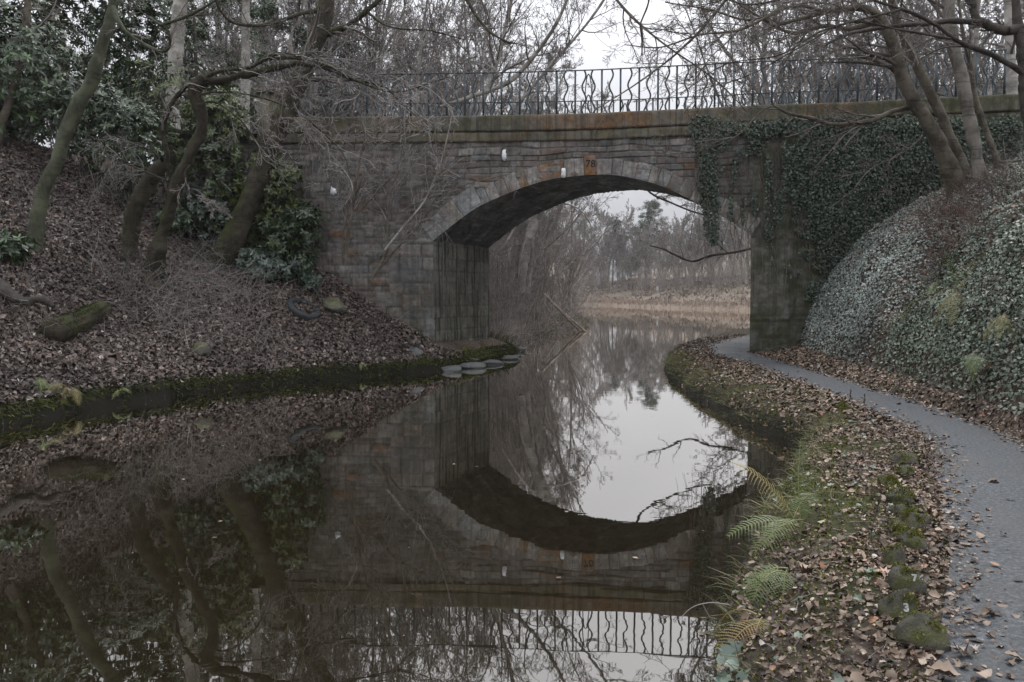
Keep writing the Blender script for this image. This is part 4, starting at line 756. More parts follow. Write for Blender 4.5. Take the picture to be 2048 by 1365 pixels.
# ---------------------------------------------------------------- evergreens on the left bank
def facey(x): return 21.3 - .07 * (x - 2.1)
def solid(x, y):
    w = (y - facey(x)) / AX[1]; xx = x - AX[0] * np.clip(w, 0, BD); return (w > -.03) & (w < BD + .03) & ((xx < XL + .02) | (xx > XR - .02))
def bush(name, lab, px, py, Y, rx, rz, n, mat, seed, leaf=.15, group=None, cat='bush', per=9, tpl=None, ry=None, fill=.5, tilt=.25):
    g = np.random.default_rng(seed); Y = Y if Y else min(G(px, py + 35)[1], 20.9 if px > 380 else 40); c = at(px, py, Y); gz_ = gz(c[0], c[1]); root = empty(name, (c[0], c[1], gz_), lab, cat, group); ry = ry or rx
    n = int(n * 1.7); d = rdir(g, n); low = max(.3, c[2] - gz_); rad = (fill + (1 - fill) * g.random((n, 1))) * (1 + .28 * (vn(d[:, 0] * 3 + seed, d[:, 1] * 3 + d[:, 2] * 2)[:, None] - .5) * 2)
    p = c + d * rad * np.array([rx, ry, 1]) * np.c_[np.ones((n, 2)), np.where(d[:, 2] > 0, rz, low)]; h = height(p[:, 0], p[:, 1]); p[:, 2] = np.maximum(p[:, 2], h + .12); k_ = ~solid(p[:, 0], p[:, 1]); p = p[k_]; d = d[k_]; n = len(p)
    ax = unit(d + np.array([0, -.15, .55]) + g.normal(0, .3, (n, 3))); ref = unit(np.cross(ax, rdir(g, n))); bt = np.cross(ax, ref); rep = np.repeat(np.arange(n), per); th = np.tile(np.arange(per) * 2 * np.pi / per, n) + g.normal(0, .25, n * per)
    out = ref[rep] * np.cos(th)[:, None] + bt[rep] * np.sin(th)[:, None]; el = g.normal(.15, .3, n * per)[:, None]; t = unit(out + ax[rep] * el - np.array([0, 0, .25])); nr = unit(ax[rep] - (ax[rep] * t).sum(1, keepdims=True) * t)
    tone = np.clip(g.normal(.42, .2, n)[rep] + g.normal(0, .14, n * per), 0, 1); V, Q, r = scatter(tpl or T_LONG, p[rep], nr, leaf * g.uniform(.7, 1.25, n * per), tilt, .12, tone, up=t * 4, g=g)
    mk('foliage', V, Q, None, M[mat], root, r); m = max(6, n // 40); pi = g.integers(0, n, m); S = np.tile(np.array([[c[0], c[1], gz_ - .1]]), (m, 1)) + g.normal(0, .15, (m, 3)) * [1, 1, .2]; E = p[pi]
    f = np.linspace(0, 1, 8)[None, :, None]; P = S[:, None] * (1 - f) + E[:, None] * f + g.normal(0, .05, (m, 8, 3)) * np.sin(f * np.pi); Buf().tubes(P, np.linspace(.02, .005, 8)[None] * np.ones((m, 1)), 5).out('stems', M['bark_dark'], root, True); return root
for k, (px, py, Y, rx, rz, n, lab) in enumerate([
    (20, 130, 21.5, 1.9, 2.3, 620, 'dark glossy rhododendron at the far left edge behind the slim trunk'), (215, 120, 24.5, 2.0, 2.2, 600, 'dark rhododendron between the forked trunk and the broad pale trunk'),
    (95, 30, 25.5, 2.6, 3.2, 700, 'tall rhododendron rising behind the forked trunk'), (305, 60, 27, 2.2, 2.8, 600, 'tall green rhododendron left of the broad pale trunk'),
    (-90, 60, 24, 2.8, 3.6, 600, 'tall rhododendron cut by the left edge of the picture'), (200, -20, 30, 3.2, 3.6, 600, 'tallest rhododendron at the back of the left bank'), (415, 205, 24.5, 1.5, 1.6, 420, 'rhododendron between the two pale trunks')]):
    bush('rhododendron', lab, px, py, Y, rx, rz, n, 'rhodo', 400 + k, .17)
for k, (px, py, Y, rx, rz, n, lab, mat) in enumerate([(255, 250, 20.3, 1.0, .7, 200, 'low dark rhododendron on the slope behind the mossy stump', 'rhodo'), (345, 205, 22.2, 1.1, 1.1, 300, 'yellow green bush at the foot of the broad pale trunk', 'rhodo_yellow'),
    (440, 235, 20.9, .9, .8, 260, 'yellow green rhododendron left of the mossy leaning trunk', 'rhodo_yellow'), (425, 320, None, .8, .6, 220, 'dark rhododendron below the yellow green one beside the mossy leaning trunk', 'rhodo'),
    (405, 400, None, .6, .35, 150, 'grey green spreading bush right of the twisted mossy tree', 'laurel'), (560, 360, 20.9, .6, .6, 260, 'bright green rhododendron against the bridge wall', 'rhodo_yellow'), (455, 440, None, .5, .25, 100, 'grey green bush at the foot of the mossy leaning trunk', 'laurel'),
    (560, 465, None, .75, .35, 200, 'dark green rhododendron below the bright green one at the bridge wall', 'rhodo'), (540, 530, None, .7, .14, 110, 'low pale laurel spreading over dead leaves above the tyre', 'laurel'), (622, 555, None, .3, .12, 40, 'small pale laurel sprig nearest the tyre', 'laurel'), (375, 300, None, .7, .5, 200, 'green bush filling the gap behind the twisted mossy tree', 'rhodo'), (500, 380, None, .55, .45, 170, 'green bush tucked behind the foot of the mossy leaning trunk', 'rhodo_yellow'), (600, 440, None, .6, .45, 200, 'dark green bush against the bridge wall nearest the saplings', 'rhodo'), (500, 510, None, .6, .18, 110, 'straggling laurel on the slope below the mossy leaning trunk', 'laurel'), (600, 530, None, .45, .16, 70, 'thin laurel just above and right of the low pale one', 'laurel'), (350, 440, None, .5, .3, 90, 'sparse green sprigs between the twisted tree and its stump', 'rhodo'), (170, 215, 21, 1.2, .8, 260, 'dark rhododendron low on the crest behind the foremost trunk', 'rhodo'), (15, 490, None, .45, .3, 90, 'small dark bush at the foot of the foremost trunk', 'rhodo')]):
    bush('rhododendron' if 'laurel' not in lab else 'laurel', lab, px, py, Y, rx, rz, n, mat, 420 + k, .13)
# ---------------------------------------------------------------- dead leaves, moss, ivy, grass
gc = np.random.default_rng(55)
def cloud(n, x0, x1, y0, y1, g=gc): return g.uniform(x0, x1, n), g.uniform(y0, y1, n)
def vis(x, y, m=.78): return (np.abs(x) < m * (y + 1.5)) & (y > 1.)
def surf(x, y, dz): return np.c_[x, y, height(x, y) + dz]
x, y = cloud(230000, -15.5, .8, 8, 26); tl, tr, rt, pl, pr = info(x, y)
k = (tl > .12) & (tl < 10) & vis(x, y) & ~solid(x, y) & (gc.random(len(x)) < np.interp(tl, [.1, .35, .7, 5, 9], [.35, .8, 1, 1, .5])) & ~((x > XL) & (y > 21.3))
x, y = x[k], y[k]; N_ = normals(x, y); tone = np.clip(gc.normal(.47, .25, len(x)) + .5 * fbm(x * .7, y * .7, 8), 0, 1)
V, Q, r = scatter(T_SMALL, surf(x, y, gc.uniform(.0, .06, len(x))), N_, gc.uniform(.05, .13, len(x)), .55, .5, tone)
mk('leaf_litter', V, Q, None, M['litter'], None, r)['kind'] = 'stuff'
def verge(n, x0, x1, y0, y1, tpl, name, mat, s0, s1, seed):
    g = np.random.default_rng(seed); x, y = cloud(n, x0, x1, y0, y1, g); tl, tr, rt, pl, pr = info(x, y); onp = inpath(pl, pr); ed = -np.maximum(pl, pr)
    dens = np.interp(tr, [.1, .5, .9, 1.3], [.22, .35, .62, .8]) + 1.7 * fbm(x * 1.1, y * 1.1, 12); dens = np.where((pl > 0) & (pl < .22), np.maximum(dens, .95), dens); dens = np.where(pl > 0, dens, np.where(onp, np.where(ed < .42, .5 * (1 - ed / .42) ** 2.2, .006), 1.0)); dens = np.where(rt > .1, np.interp(rt, [.1, .5, 1.2, 3], [.5, .15, .08, .2]), dens)
    k = (tr > .06) & (g.random(n) < dens) & vis(x, y) & ~solid(x, y) & (rt < 4) & ((y < 21.3) | (rt < 0)); x, y = x[k], y[k]; z = height(x, y); z = np.where(inpath(pl[k], pr[k]), .412, z)
    V, Q, r = scatter(tpl, np.c_[x, y, z + g.uniform(0, .035, len(x)) * np.where(inpath(pl[k], pr[k]), .3, 1)], np.where(inpath(pl[k], pr[k])[:, None], [0, 0, 1.], normals(x, y)), g.uniform(s0, s1, len(x)) * (1 + .3 * (g.random(len(x)) < .1)), np.where(inpath(pl[k], pr[k]), .12, .36)[:, None], .38, np.clip(g.normal(.44, .27, len(x)), 0, 1), g=g)
    mk(name, V, Q, None, M[mat], None, r)['kind'] = 'stuff'
verge(34000, .6, 5.6, 2, 9.2, T_DEAD, 'leaf_litter', 'litter_warm', .018, .056, 61)
verge(3000, .6, 5.6, 2, 9.2, T_IVY, 'leaf_litter', 'litter_warm', .03, .07, 66)
verge(60000, .6, 5.6, 2, 9.2, T_SMALL, 'leaf_litter', 'litter_warm', .008, .024, 67)
verge(95000, 2.4, 10, 9.2, 30, T_SMALL, 'leaf_litter', 'litter_warm', .035, .085, 62)
# moss cushions and grass on the verge and both water edges
def blades(name, x, y, mat, hgt, wdt, up, seed, tilt=.5, tone=None, kind='stuff', rows=3, dz=-.01, z=None):
    g = np.random.default_rng(seed); n = len(x); L_ = hgt * g.uniform(.5, 1.3, n); S = np.c_[x, y, (height(x, y) if z is None else z) + dz]; d = unit(up + g.normal(0, tilt, (n, 3))); s = unit(np.cross(d, rdir(g, n))) * (wdt * g.uniform(.6, 1.3, n))[:, None]
    mid = S + d * (L_ * .55)[:, None] + s * 0; d2 = unit(d + np.array([0, 0, -.45]) + g.normal(0, .15, (n, 3))); tip = mid + d2 * (L_ * .45)[:, None]
    V = np.stack([S - s / 2, S + s / 2, mid + s * .35, mid - s * .35, tip], 1); i = np.arange(n)[:, None] * 5; tn_ = np.clip(g.normal(.45, .22, n) if tone is None else tone, 0, 1)
    o = mk(name, V.reshape(-1, 3), np.c_[i, i + 1, i + 2, i + 3], np.c_[i + 3, i + 2, i + 4], M[mat], None, np.repeat(tn_, 5)); o['kind'] = kind; return o
x, y = cloud(200000, .6, 7, 2, 22); tl, tr, rt, pl, pr = info(x, y); mm = fbm(x * 1.5, y * 1.5, 21, 4)
k = (tr > .03) & (pl > .03) & vis(x, y) & (((mm > -.02) | ((tr < .6) & (mm > -.2)))) ; x, y = x[k], y[k]
nr_ = normals(x, y); blades('moss', x, y, 'moss', .022, .010, nr_ + [0, 0, .3], 71, .6, dz=.004)
x, y = cloud(110000, .6, 9, 2, 30); tl, tr, rt, pl, pr = info(x, y); mm = fbm(x * 2, y * 2, 25, 3)
k = (tr > .02) & (tr < .5) & vis(x, y) & (mm > -.16) & (gc.random(len(x)) < np.interp(tr, [.02, .15, .5], [1, .7, .2])); x, y = x[k], y[k]; e = .05; gx = -(sdist(x + e, y, WR) - sdist(x - e, y, WR)); gy = -(sdist(x, y + e, WR) - sdist(x, y - e, WR)); ow_ = -unit(np.c_[gx, gy, 0 * gx])
blades('grass', x, y, 'grass', .17, .007, ow_ * .9 + [0, 0, .35], 72, .4)
x, y = cloud(260000, -12, 1, 7, 27); tl, tr, rt, pl, pr = info(x, y); mm = fbm(x * 1.3, y * 1.3, 27, 4)
k = (tl > .02) & (tl < .75) & vis(x, y) & ~solid(x, y) & (mm > np.interp(tl, [.02, .3, .75], [-.15, .0, .22])); x, y = x[k], y[k]; gx = (sdist(x + e, y, WL) - sdist(x - e, y, WL)); gy = (sdist(x, y + e, WL) - sdist(x, y - e, WL)); ow_ = -unit(np.c_[gx, gy, 0 * gx])
x1_, y1_ = cloud(300000, -12, 1, 7, 27); t1_ = sdist(x1_, y1_, WL); k = (t1_ > .04) & (t1_ < .4) & vis(x1_, y1_) & ~solid(x1_, y1_); x1_, y1_ = x1_[k], y1_[k]; gx = (sdist(x1_ + e, y1_, WL) - sdist(x1_ - e, y1_, WL)); gy = (sdist(x1_, y1_ + e, WL) - sdist(x1_, y1_ - e, WL)); o1_ = -unit(np.c_[gx, gy, 0 * gx])
blades('hanging_moss', x1_, y1_, 'moss_dark', .12, .022, o1_ + [0, 0, -.1], 74, .4)
blades('moss', x, y, 'moss', .07, .02, ow_ * .9 + [0, 0, .1], 73, .5)
# ivy over the right bank
x, y = cloud(520000, 5.2, 15, 4, 21.3); tl, tr, rt, pl, pr = info(x, y); nr_ = normals(x, y); h_ = height(x, y); hol = np.exp(-((y - 15.0 - .25 * (x - 8)) / .7) ** 2)
k = (rt > -.02) & (rt < 6) & vis(x, y, .8) & ~solid(x, y) & (y < facey(x) - .02) & (gc.random(len(x)) < np.clip(.32 / nr_[:, 2], 0, 1) * (1 - .8 * hol) * np.interp(rt, [-.02, .2, 3.2, 5.5], [.35, 1, 1, .2]) * np.clip(1.2 + 2.5 * fbm(x * .8, y * .8, 33), .15, 1))
x, y, nr_, rr_ = x[k], y[k], nr_[k], rt[k]; n = len(x); pale = (y > 14.8) & (rr_ < 2.9)
for nm, kk, mat in (('ivy_carpet', pale, 'ivy_pale'), ('ivy_carpet', ~pale, 'ivy')):
    P = surf(x[kk], y[kk], 0) + nr_[kk] * gc.uniform(.01, .09, kk.sum())[:, None]; tone = np.clip(gc.normal(.55, .22, kk.sum()) + (.9 * fbm(x[kk], y[kk], 35)) + (.22 if not pale[kk][0] else 0), 0, 1)
    V, Q, r = scatter(T_IVY_LO, P, nr_[kk] + [0, -.15, .35], gc.uniform(.03, .062, kk.sum()), .42, .25, tone, up=np.array([0, -.2, -1.])); mk(nm, V, Q, None, M[mat], None, r)['kind'] = 'stuff'
x, y = cloud(9000, 5.2, 12, 4, 21); tl, tr, rt, pl, pr = info(x, y); k = (rt > .05) & (rt < 3.5) & (y < facey(x) - .1); x, y = x[k][:2500], y[k][:2500]
V, Q, r = scatter(T_SMALL, surf(x, y, .07), normals(x, y), gc.uniform(.05, .1, len(x)), .5, .5); mk('leaf_litter', V, Q, None, M['litter_warm'], None, r)['kind'] = 'stuff'
# ivy on the bridge wall
def ivy_density(px, py):
    nz = fbm(px / 38., py / 38., 41, 4); n2 = vn(px / 9., py / 70., 43)
    band = smooth(238, 250, py + 18 * nz) * (1 - smooth(268, 300, py + 90 * nz)) * smooth(1370, 1400, px + 30 * nz)
    edge = 1560 + np.clip(py - 300, 0, 400) * .30 + 160 * nz
    dense = smooth(edge - 12, edge + 12, px) * smooth(226, 250, py + 40 * nz)
    strand = np.exp(-((px - (1408 + (py - 250) * .07)) / np.interp(py, [250, 320, 450, 495], [24, 17, 15, 9])) ** 4) * (py < 492)
    drip = smooth(.60, .72, n2) * (px > 1440) * (px < 1640) * (1 - smooth(330, 560, py + 120 * nz)) * .8
    low = smooth(.02, .12, nz - .0008 * (620 - py)) * (px > 1575) * (py > 500) * .6
    return np.clip(np.maximum.reduce([band * .9, dense, strand, drip, low]), 0, 1) * (px < 2040)
n = 230000; px, py = gc.uniform(1360, 2060, n), gc.uniform(232, 700, n); k = gc.random(n) < ivy_density(px, py) * .62; px, py = px[k], py[k]
xz = np.array([pf(a, b) for a, b in zip(px, py)]); hang = gc.gamma(2.0, .035, len(px)); k = (xz[:, 1] > 1.0); px, py, xz, hang = px[k], py[k], xz[k], hang[k]
fr = (px < 1450); dd = np.where(fr, .03 + hang * .8, .03 + hang); 
for nm, kk, lab in (('ivy', fr, 'ivy strand hanging in a narrow trail down past the arch'), ('ivy', ~fr, 'dark ivy blanketing the right end of the bridge wall')):
    P = BW(xz[kk, 0], xz[kk, 1], 0, dd[kk]); V, Q, r = scatter(T_IVY_LO, P, np.tile([[NB[0], NB[1], .45]], (kk.sum(), 1)), gc.uniform(.035, .07, kk.sum()), .4, .2, np.clip(gc.normal(.42, .22, kk.sum()), 0, 1), up=np.array([0, 0, -1.]))
    root = empty('ivy', BW(xz[kk, 0].mean(), 2, 0, .1), lab, 'ivy'); mk('foliage', V, Q, None, M['ivy'], root, r); m = 60 if fr[kk][0] else 220; g = np.random.default_rng(8)
    if fr[kk][0]: S = BW(g.uniform(pf(1385, 300)[0], pf(1425, 300)[0], 16), g.uniform(5.6, 6.2, 16), 0, .05); m = 16; L0 = np.full(m, 3.0)
    else: S = BW(g.uniform(pf(1450, 300)[0], 12.5, m), g.uniform(3.5, 6.2, m), 0, .06); L0 = g.uniform(.6, 2.4, m)
    P = grow(g, S, np.tile([[0, 0, -1.]], (m, 1)), L0, 14, .12, (0, 0, -.12)); P[:, :, 1] = np.minimum(P[:, :, 1], facey(P[:, :, 0]) - .04); Buf().tubes(P, np.linspace(.008, .003, 14)[None] * np.ones((m, 1)), 4).out('stems', M['bark_brown'], root)
# brambles and brush
def brush(name, pts, n, ln, mat, seed, r0=.0045, up=(0, 0, 1), droop=-.09, sub=3, spread=.7, jit=.5, pose=None):
    g = np.random.default_rng(seed); c = np.array(pts)[g.integers(0, len(pts), n)] + np.c_[g.normal(0, jit, (n, 2)), np.zeros(n)]; c[:, 2] = height(c[:, 0], c[:, 1]) - .02; k = ~solid(c[:, 0], c[:, 1]); c = c[k]; n = len(c)
    P = grow(g, c, unit(np.array(up) + g.normal(0, spread, (n, 3)) * [1, 1, .4]), ln * g.uniform(.4, 1.2, n), 11, .16, (0, 0, droop)); P[:, :, 2] = np.maximum(P[:, :, 2], height(P[:, :, 0], P[:, :, 1]) + .02); R = r0 * g.uniform(.5, 1.3, n)[:, None] * np.linspace(1, .4, 11)[None]
    P[:, :, 1] = np.where(P[:, 0:1, 1] < facey(P[:, 0:1, 0]), np.minimum(P[:, :, 1], facey(P[:, :, 0]) - .05), P[:, :, 1])
    b = Buf().tubes(P, R, 4); P2, R2 = sprout(g, P, R, sub, .15, 1, 25, 80, .45, 6, .25, (0, 0, -.02), .7, .5); P2[:, :, 1] = np.where(P2[:, 0:1, 1] < facey(P2[:, 0:1, 0]), np.minimum(P2[:, :, 1], facey(P2[:, :, 0]) - .04), P2[:, :, 1]); b.tubes(P2, np.maximum(R2, .0022), 3); o = b.out(name, M[mat]); o['kind'] = 'stuff'; return o
gp = lambda L_: [G(*q) for q in L_]
brush('brambles', gp([(270, 600), (330, 600), (380, 570), (440, 560), (300, 640), (360, 650), (420, 600), (480, 620)]), 560, 1.1, 'twig_pale', 501, .0055, sub=2)
brush('brambles', gp([(60, 460), (180, 480), (220, 420), (400, 520), (20, 640), (500, 690)]), 200, 1.0, 'twig_pale', 502, .006)
brush('brambles', gp([(640, 500), (700, 540), (760, 570), (800, 590), (720, 500), (840, 640), (770, 600)]), 420, .95, 'twig_pale', 503, jit=.35)
brush('brambles', gp([(460, 400), (420, 350), (540, 440), (360, 420), (500, 330), (300, 300)]), 330, 1.3, 'twig_pale', 504, .0055)
brush('undergrowth', gp([(1880, 440), (1900, 470), (1920, 430), (1950, 400), (1870, 420), (1890, 500), (1990, 380), (1910, 510), (1940, 450)]), 1100, .55, 'red_twig', 505, .004, sub=4, jit=.3, droop=-.05)
brush('undergrowth', gp([(2030, 330), (1990, 350), (2000, 300), (2040, 400), (1960, 330)]), 300, .9, 'twig', 506, sub=4, jit=.4)
brush('undergrowth', [onground(xx, yy) for xx, yy in ((-.3, 27), (0, 28.5), (.3, 31), (.6, 33), (1.2, 37), (1.8, 40), (2.4, 43), (-.8, 29), (-.2, 32), (0.5, 37), (-1, 33), (3.5, 48))], 1100, 1.2, 'twig_brush', 507, .006, sub=4, jit=.6)
brush('undergrowth', [onground(xx, yy) for xx, yy in ((-2.5, 30), (-2, 34), (-1, 38), (0, 42), (1.5, 47), (-4, 34), (-2.5, 40), (3, 52))], 480, 2.4, 'twig_brush', 508, .008, sub=5, jit=1.2, droop=-.04)
g5 = np.random.default_rng(77); x, y = cloud(5200, -14, -1, 9, 21, g5); tl = sdist(x, y, WL); k = (tl > .25) & (tl < 8) & ~solid(x, y) & vis(x, y); x, y = x[k][:2300], y[k][:2300]; n = len(x); D = g5.normal(0, 1, (n, 3)); D[:, 2] = .15
P = grow(g5, surf(x, y, .03), D, g5.uniform(.12, .6, n), 5, .12, (0, 0, -.03)); P[:, :, 2] = height(P[:, :, 0], P[:, :, 1]) + g5.uniform(.02, .09, (n, 1)); b = Buf().tubes(P, g5.uniform(.002, .0055, n)[:, None] * np.linspace(1, .5, 5)[None], 4)
x, y = cloud(3000, .8, 7, 2.5, 21, g5); tl, tr, rt, pl, pr = info(x, y); k = (tr > .1) & (np.maximum(pl, pr) > .03) & (rt < .3) & vis(x, y); x, y = x[k][:650], y[k][:650]; n = len(x); D = g5.normal(0, 1, (n, 3)); D[:, 2] = .1
P = grow(g5, surf(x, y, .03), D, g5.uniform(.06, .35, n), 5, .12, (0, 0, -.03)); P[:, :, 2] = height(P[:, :, 0], P[:, :, 1]) + g5.uniform(.012, .05, (n, 1)); b.tubes(P, g5.uniform(.001, .0035, n)[:, None] * np.linspace(1, .5, 5)[None], 4); b.out('fallen_twigs', M['twig'])['kind'] = 'stuff'
# far bank: reeds and dead bracken
x, y = cloud(120000, 2, 70, 56, 175); tl = sdist(x, y, WL); k = (tl > -.1) & (tl < 2.6) & vis(x, y); x, y = x[k], y[k]; blades('reeds', x, y, 'reed', .75, .07, np.array([[0, 0, 1.]]), 81, .18, dz=0)
x, y = cloud(60000, 0, 95, 60, 200); tl = sdist(x, y, WL); k = (tl > 1.5) & (tl < 26) & vis(x, y) & (fbm(x * .25, y * .25, 51) > -.12); x, y = x[k], y[k]; blades('bracken', x, y, 'bracken', .6, .22, np.array([[0, 0, 1.]]), 82, .6, dz=0)
x, y = cloud(24000, -2, 8, 25.2, 54); tl = sdist(x, y, WL); k = (tl > .02) & (tl < 1.6) & ~solid(x, y); x, y = x[k], y[k]; blades('grass', x, y, 'grass', .35, .018, np.array([[.3, -.2, 1.]]), 83, .5)
x, y = cloud(30000, 3, 40, 22, 70); tl, tr, rt, pl, pr = info(x, y); k = (tr > .03) & ((tr < .6) | (pr > .1)) & (np.maximum(pl, pr) > .05) & ~solid(x, y); x, y = x[k], y[k]; blades('grass', x, y, 'grass', .14, .015, np.array([[0, 0, 1.]]), 84, .5)
# ---------------------------------------------------------------- ferns
def fern(lab, pos, n, ln, mat, seed, az=None, el=(.7, 1.2), droop=-.13, dirs=None, wid=.30):
    g = np.random.default_rng(seed); root = empty('fern', pos, lab, 'fern')
    for k in range(n):
        a_ = (g.uniform(0, 6.28) if az is None else g.normal(az[0], az[1])); e_ = g.uniform(*el); D = np.array([[math.cos(a_) * math.cos(e_), math.sin(a_) * math.cos(e_), math.sin(e_)]]); L_ = ln * g.uniform(.7, 1.1); N = 24
        if dirs is not None: D = np.array([dirs[k][:3]], float); L_ = ln * dirs[k][3]
        P = grow(g, np.array([pos]) + g.normal(0, .02, (1, 3)), D, np.array([L_]), N, .03, (0, 0, droop * .6))[0]; b = Buf().tubes(P, np.linspace(.005, .0012, N), 4, .75); t = unit(np.gradient(P, axis=0)); s = unit(np.cross(t, np.array([0, 0, 1.]) + g.normal(0, .25, 3))); nn = np.cross(s, t)
        f = np.linspace(0, 1, N); pw = L_ * wid * np.sin(np.clip(f * 1.02 - .06, 0, 1) ** .75 * np.pi) ** .8 * g.uniform(.75, 1.12, N); m = 11; tone = np.clip(g.normal(.5, .2), .1, .95)
        for sd in (-1, 1):
            i = np.arange(3, N - 1); d = unit(s[i] * sd + t[i] * .35 + nn[i] * g.normal(-.05, .12)); q = np.linspace(.06, 1, m)[None, :, None]; base = P[i][:, None] + d[:, None] * pw[i][:, None, None] * q - np.array([0, 0, 1.]) * (pw[i][:, None, None] * q * q * .28); ll = (L_ / N * 1.05) * (1 - q[..., 0] ** 2 * .85)
            tt = t[i][:, None] + 0 * base
            for s2 in (-1, 1):
                Pn = base.reshape(-1, 3); up_ = unit((s2 * tt + d[:, None] * .5).reshape(-1, 3)); nr = np.repeat(nn[i], m, 0); sz = np.tile(np.ravel(ll), len(i)) * .34
                w_2 = np.repeat(pw[i] / m, m) * .55; v0 = Pn - unit(np.repeat(d, m, 0)) * w_2[:, None]; v1 = Pn + unit(np.repeat(d, m, 0)) * w_2[:, None]; v2 = Pn + up_ * sz[:, None] + unit(np.repeat(d, m, 0)) * w_2[:, None] * .5
                K = np.arange(len(Pn))[:, None] * 3; b.add(np.stack([v0, v1, v2], 1).reshape(-1, 3), None, np.c_[K, K + 1, K + 2], np.clip(tone + g.normal(0, .08), 0, 1))
        b.out('frond', M[mat], root)
def gnd(px, py): return G(px, py)
fp = atz(1600, 1050, .40); fern('large green fern arching over the water at the near bank edge', fp, 6, .60, 'fern', 601, dirs=[(-.02, .15, 1, 1.0), (-.45, .05, .75, 1.0), (-.8, .0, .45, .9), (-.75, -.35, .15, .8), (.35, .3, .7, .6), (-.5, -.5, .4, .7)], droop=-.10, wid=.25)
fern('yellowing fern drooping to the water just below the large green fern', atz(1575, 1150, .38), 5, .40, 'fern', 602, az=(3.3, .8), el=(.1, .7), droop=-.2)
fern('small brown tipped fern below the yellowing one, low on the near bank edge', atz(1530, 1240, .35), 4, .36, 'fern_old', 603, az=(3.4, .7), el=(0, .6), droop=-.2)
NO = np.array([-.22, -.22, .12])
fern('fern in the dark hollow of the right bank with fronds reaching up and left', G(1915, 600) + NO, 6, 1.05, 'fern', 604, dirs=[(-.25, -.2, 1, 1.), (-1, -.1, .35, 1), (.2, -.2, .9, .9), (-.6, -.3, .5, .8), (.6, -.3, .6, .6), (0, -.5, .8, .6)], wid=.19)
fern('yellow fern hanging in a curtain from the middle of the right bank', G(1925, 600) + NO, 4, .75, 'fern_old', 605, dirs=[(-.35, -.4, -.1, 1), (-.65, -.3, -.2, 1.0), (.1, -.4, -.3, .7), (-.9, -.2, .1, .8)], droop=-.12, wid=.17)
fern('yellow brown fern hanging on the right bank nearest the picture edge', G(2020, 655) + NO, 3, .55, 'fern_old', 606, dirs=[(-.3, -.4, 0, 1), (-.7, -.2, -.2, .8), (.1, -.5, -.3, 1)], droop=-.12, wid=.17)
fern('small pale green fern low on the right bank', G(1965, 730) + NO * .7, 4, .42, 'fern', 607, az=(-2.2, .7), el=(0, .6), droop=-.16)
for k, (px, py, ln, mat, lab) in enumerate([(80, 770, .55, 'fern', 'green fern hanging to the water at the far left'), (140, 785, .5, 'fern_old', 'orange brown fern drooping over the water edge on the left'), (105, 775, .45, 'fern', 'bright green fern between the hanging one and the orange brown one'), (240, 795, .3, 'fern', 'small blue green fern on the left lip beside the orange brown fern'), (720, 738, .28, 'fern', 'small yellow green fern on the left lip below the tyre'), (905, 712, .25, 'fern', 'tiny pale fern on the bank below the left pier'), (20, 520, .5, 'fern', 'dark fern at the left edge beside the foremost trunk')]):
    fern(lab, G(px, py) + [0, -.05, .05], 4, ln, mat, 620 + k, az=(-1.0, .9), el=(-.1, .9), droop=-.16, wid=.2)
# ---------------------------------------------------------------- rocks, log, tyre, slabs, post, poles
def rock(name, lab, p, sx, sy, sz, seed, mat='rock', cat='stone', group=None, rz=0, sink=.25, rough=.35, part=None, box=2.6):
    g = np.random.default_rng(seed); nu, nv = 40, 24; u = np.linspace(0, 2 * np.pi, nu, endpoint=False)[:, None]; v = np.linspace(-np.pi / 2, np.pi / 2, nv)[None]; X_ = np.cos(v) * np.cos(u); Y_ = np.cos(v) * np.sin(u); Z_ = np.sin(v) + 0 * u
    nrm = (np.abs(X_) ** box + np.abs(Y_) ** box + np.abs(Z_) ** box) ** (-1 / box); f = nrm * (1 + .10 * (vn(X_ * 11 + seed, Y_ * 11 + Z_ * 9, 3) - .5) + rough * (vn(X_ * 1.6 + seed, Y_ * 1.6 + Z_ * 1.3, seed % 50) - .5) * 2 + rough * .35 * (vn(X_ * 5 + seed, Y_ * 5 + Z_ * 4, seed % 40) - .5) * 2); P = np.stack([X_ * f * sx, Y_ * f * sy, Z_ * f * sz], -1)
    pn = unit(g.normal(0, 1, (16, 3))); pd = g.uniform(.72, 1.0, 16); U = np.stack([X_, Y_, Z_ + 0 * X_], -1); dt = np.einsum('ijk,lk->ijl', U, pn); rr = np.min(np.where(dt > .05, pd / np.maximum(dt, .05), 9), -1); rr = np.minimum(rr, 1.25) * (1 + .07 * (vn(X_ * 7 + seed, Y_ * 7 + Z_ * 6, 3) - .5) + .05 * (vn(X_ * 17 + seed, Y_ * 17 + Z_ * 15, 4) - .5)); P = U * rr[..., None] * np.array([sx, sy, sz])
    c, s = math.cos(rz), math.sin(rz); P[..., 0], P[..., 1] = P[..., 0] * c - P[..., 1] * s, P[..., 0] * s + P[..., 1] * c; i = (np.arange(nu)[:, None] * nv + np.arange(nv - 1)[None]); j = (((np.arange(nu) + 1) % nu)[:, None] * nv + np.arange(nv - 1)[None])
    o = mk(name, P, np.stack([i, j, j + 1, i + 1], -1).reshape(-1, 4), None, M[mat], None, None, True); o.location = (p[0], p[1], p[2] + sz * (1 - 2 * sink)); return tag(o, lab, cat, group)
RK = [(1684, 812, .09, .08, 'moss'), (1812, 912, .13, .085, 0), (1808, 938, .10, .06, 0), (1780, 962, .10, .06, 'moss'), (1800, 985, .12, .07, 0), (1812, 1008, .10, .06, 0), (1822, 1035, .12, .07, 0), (1790, 1058, .09, .05, 'moss'), (1822, 1078, .10, .08, 0), (1788, 1118, .075, .075, 0), (1808, 1160, .095, .085, 0), (1802, 1205, .085, .095, 0), (1836, 1255, .12, .10, 0)]
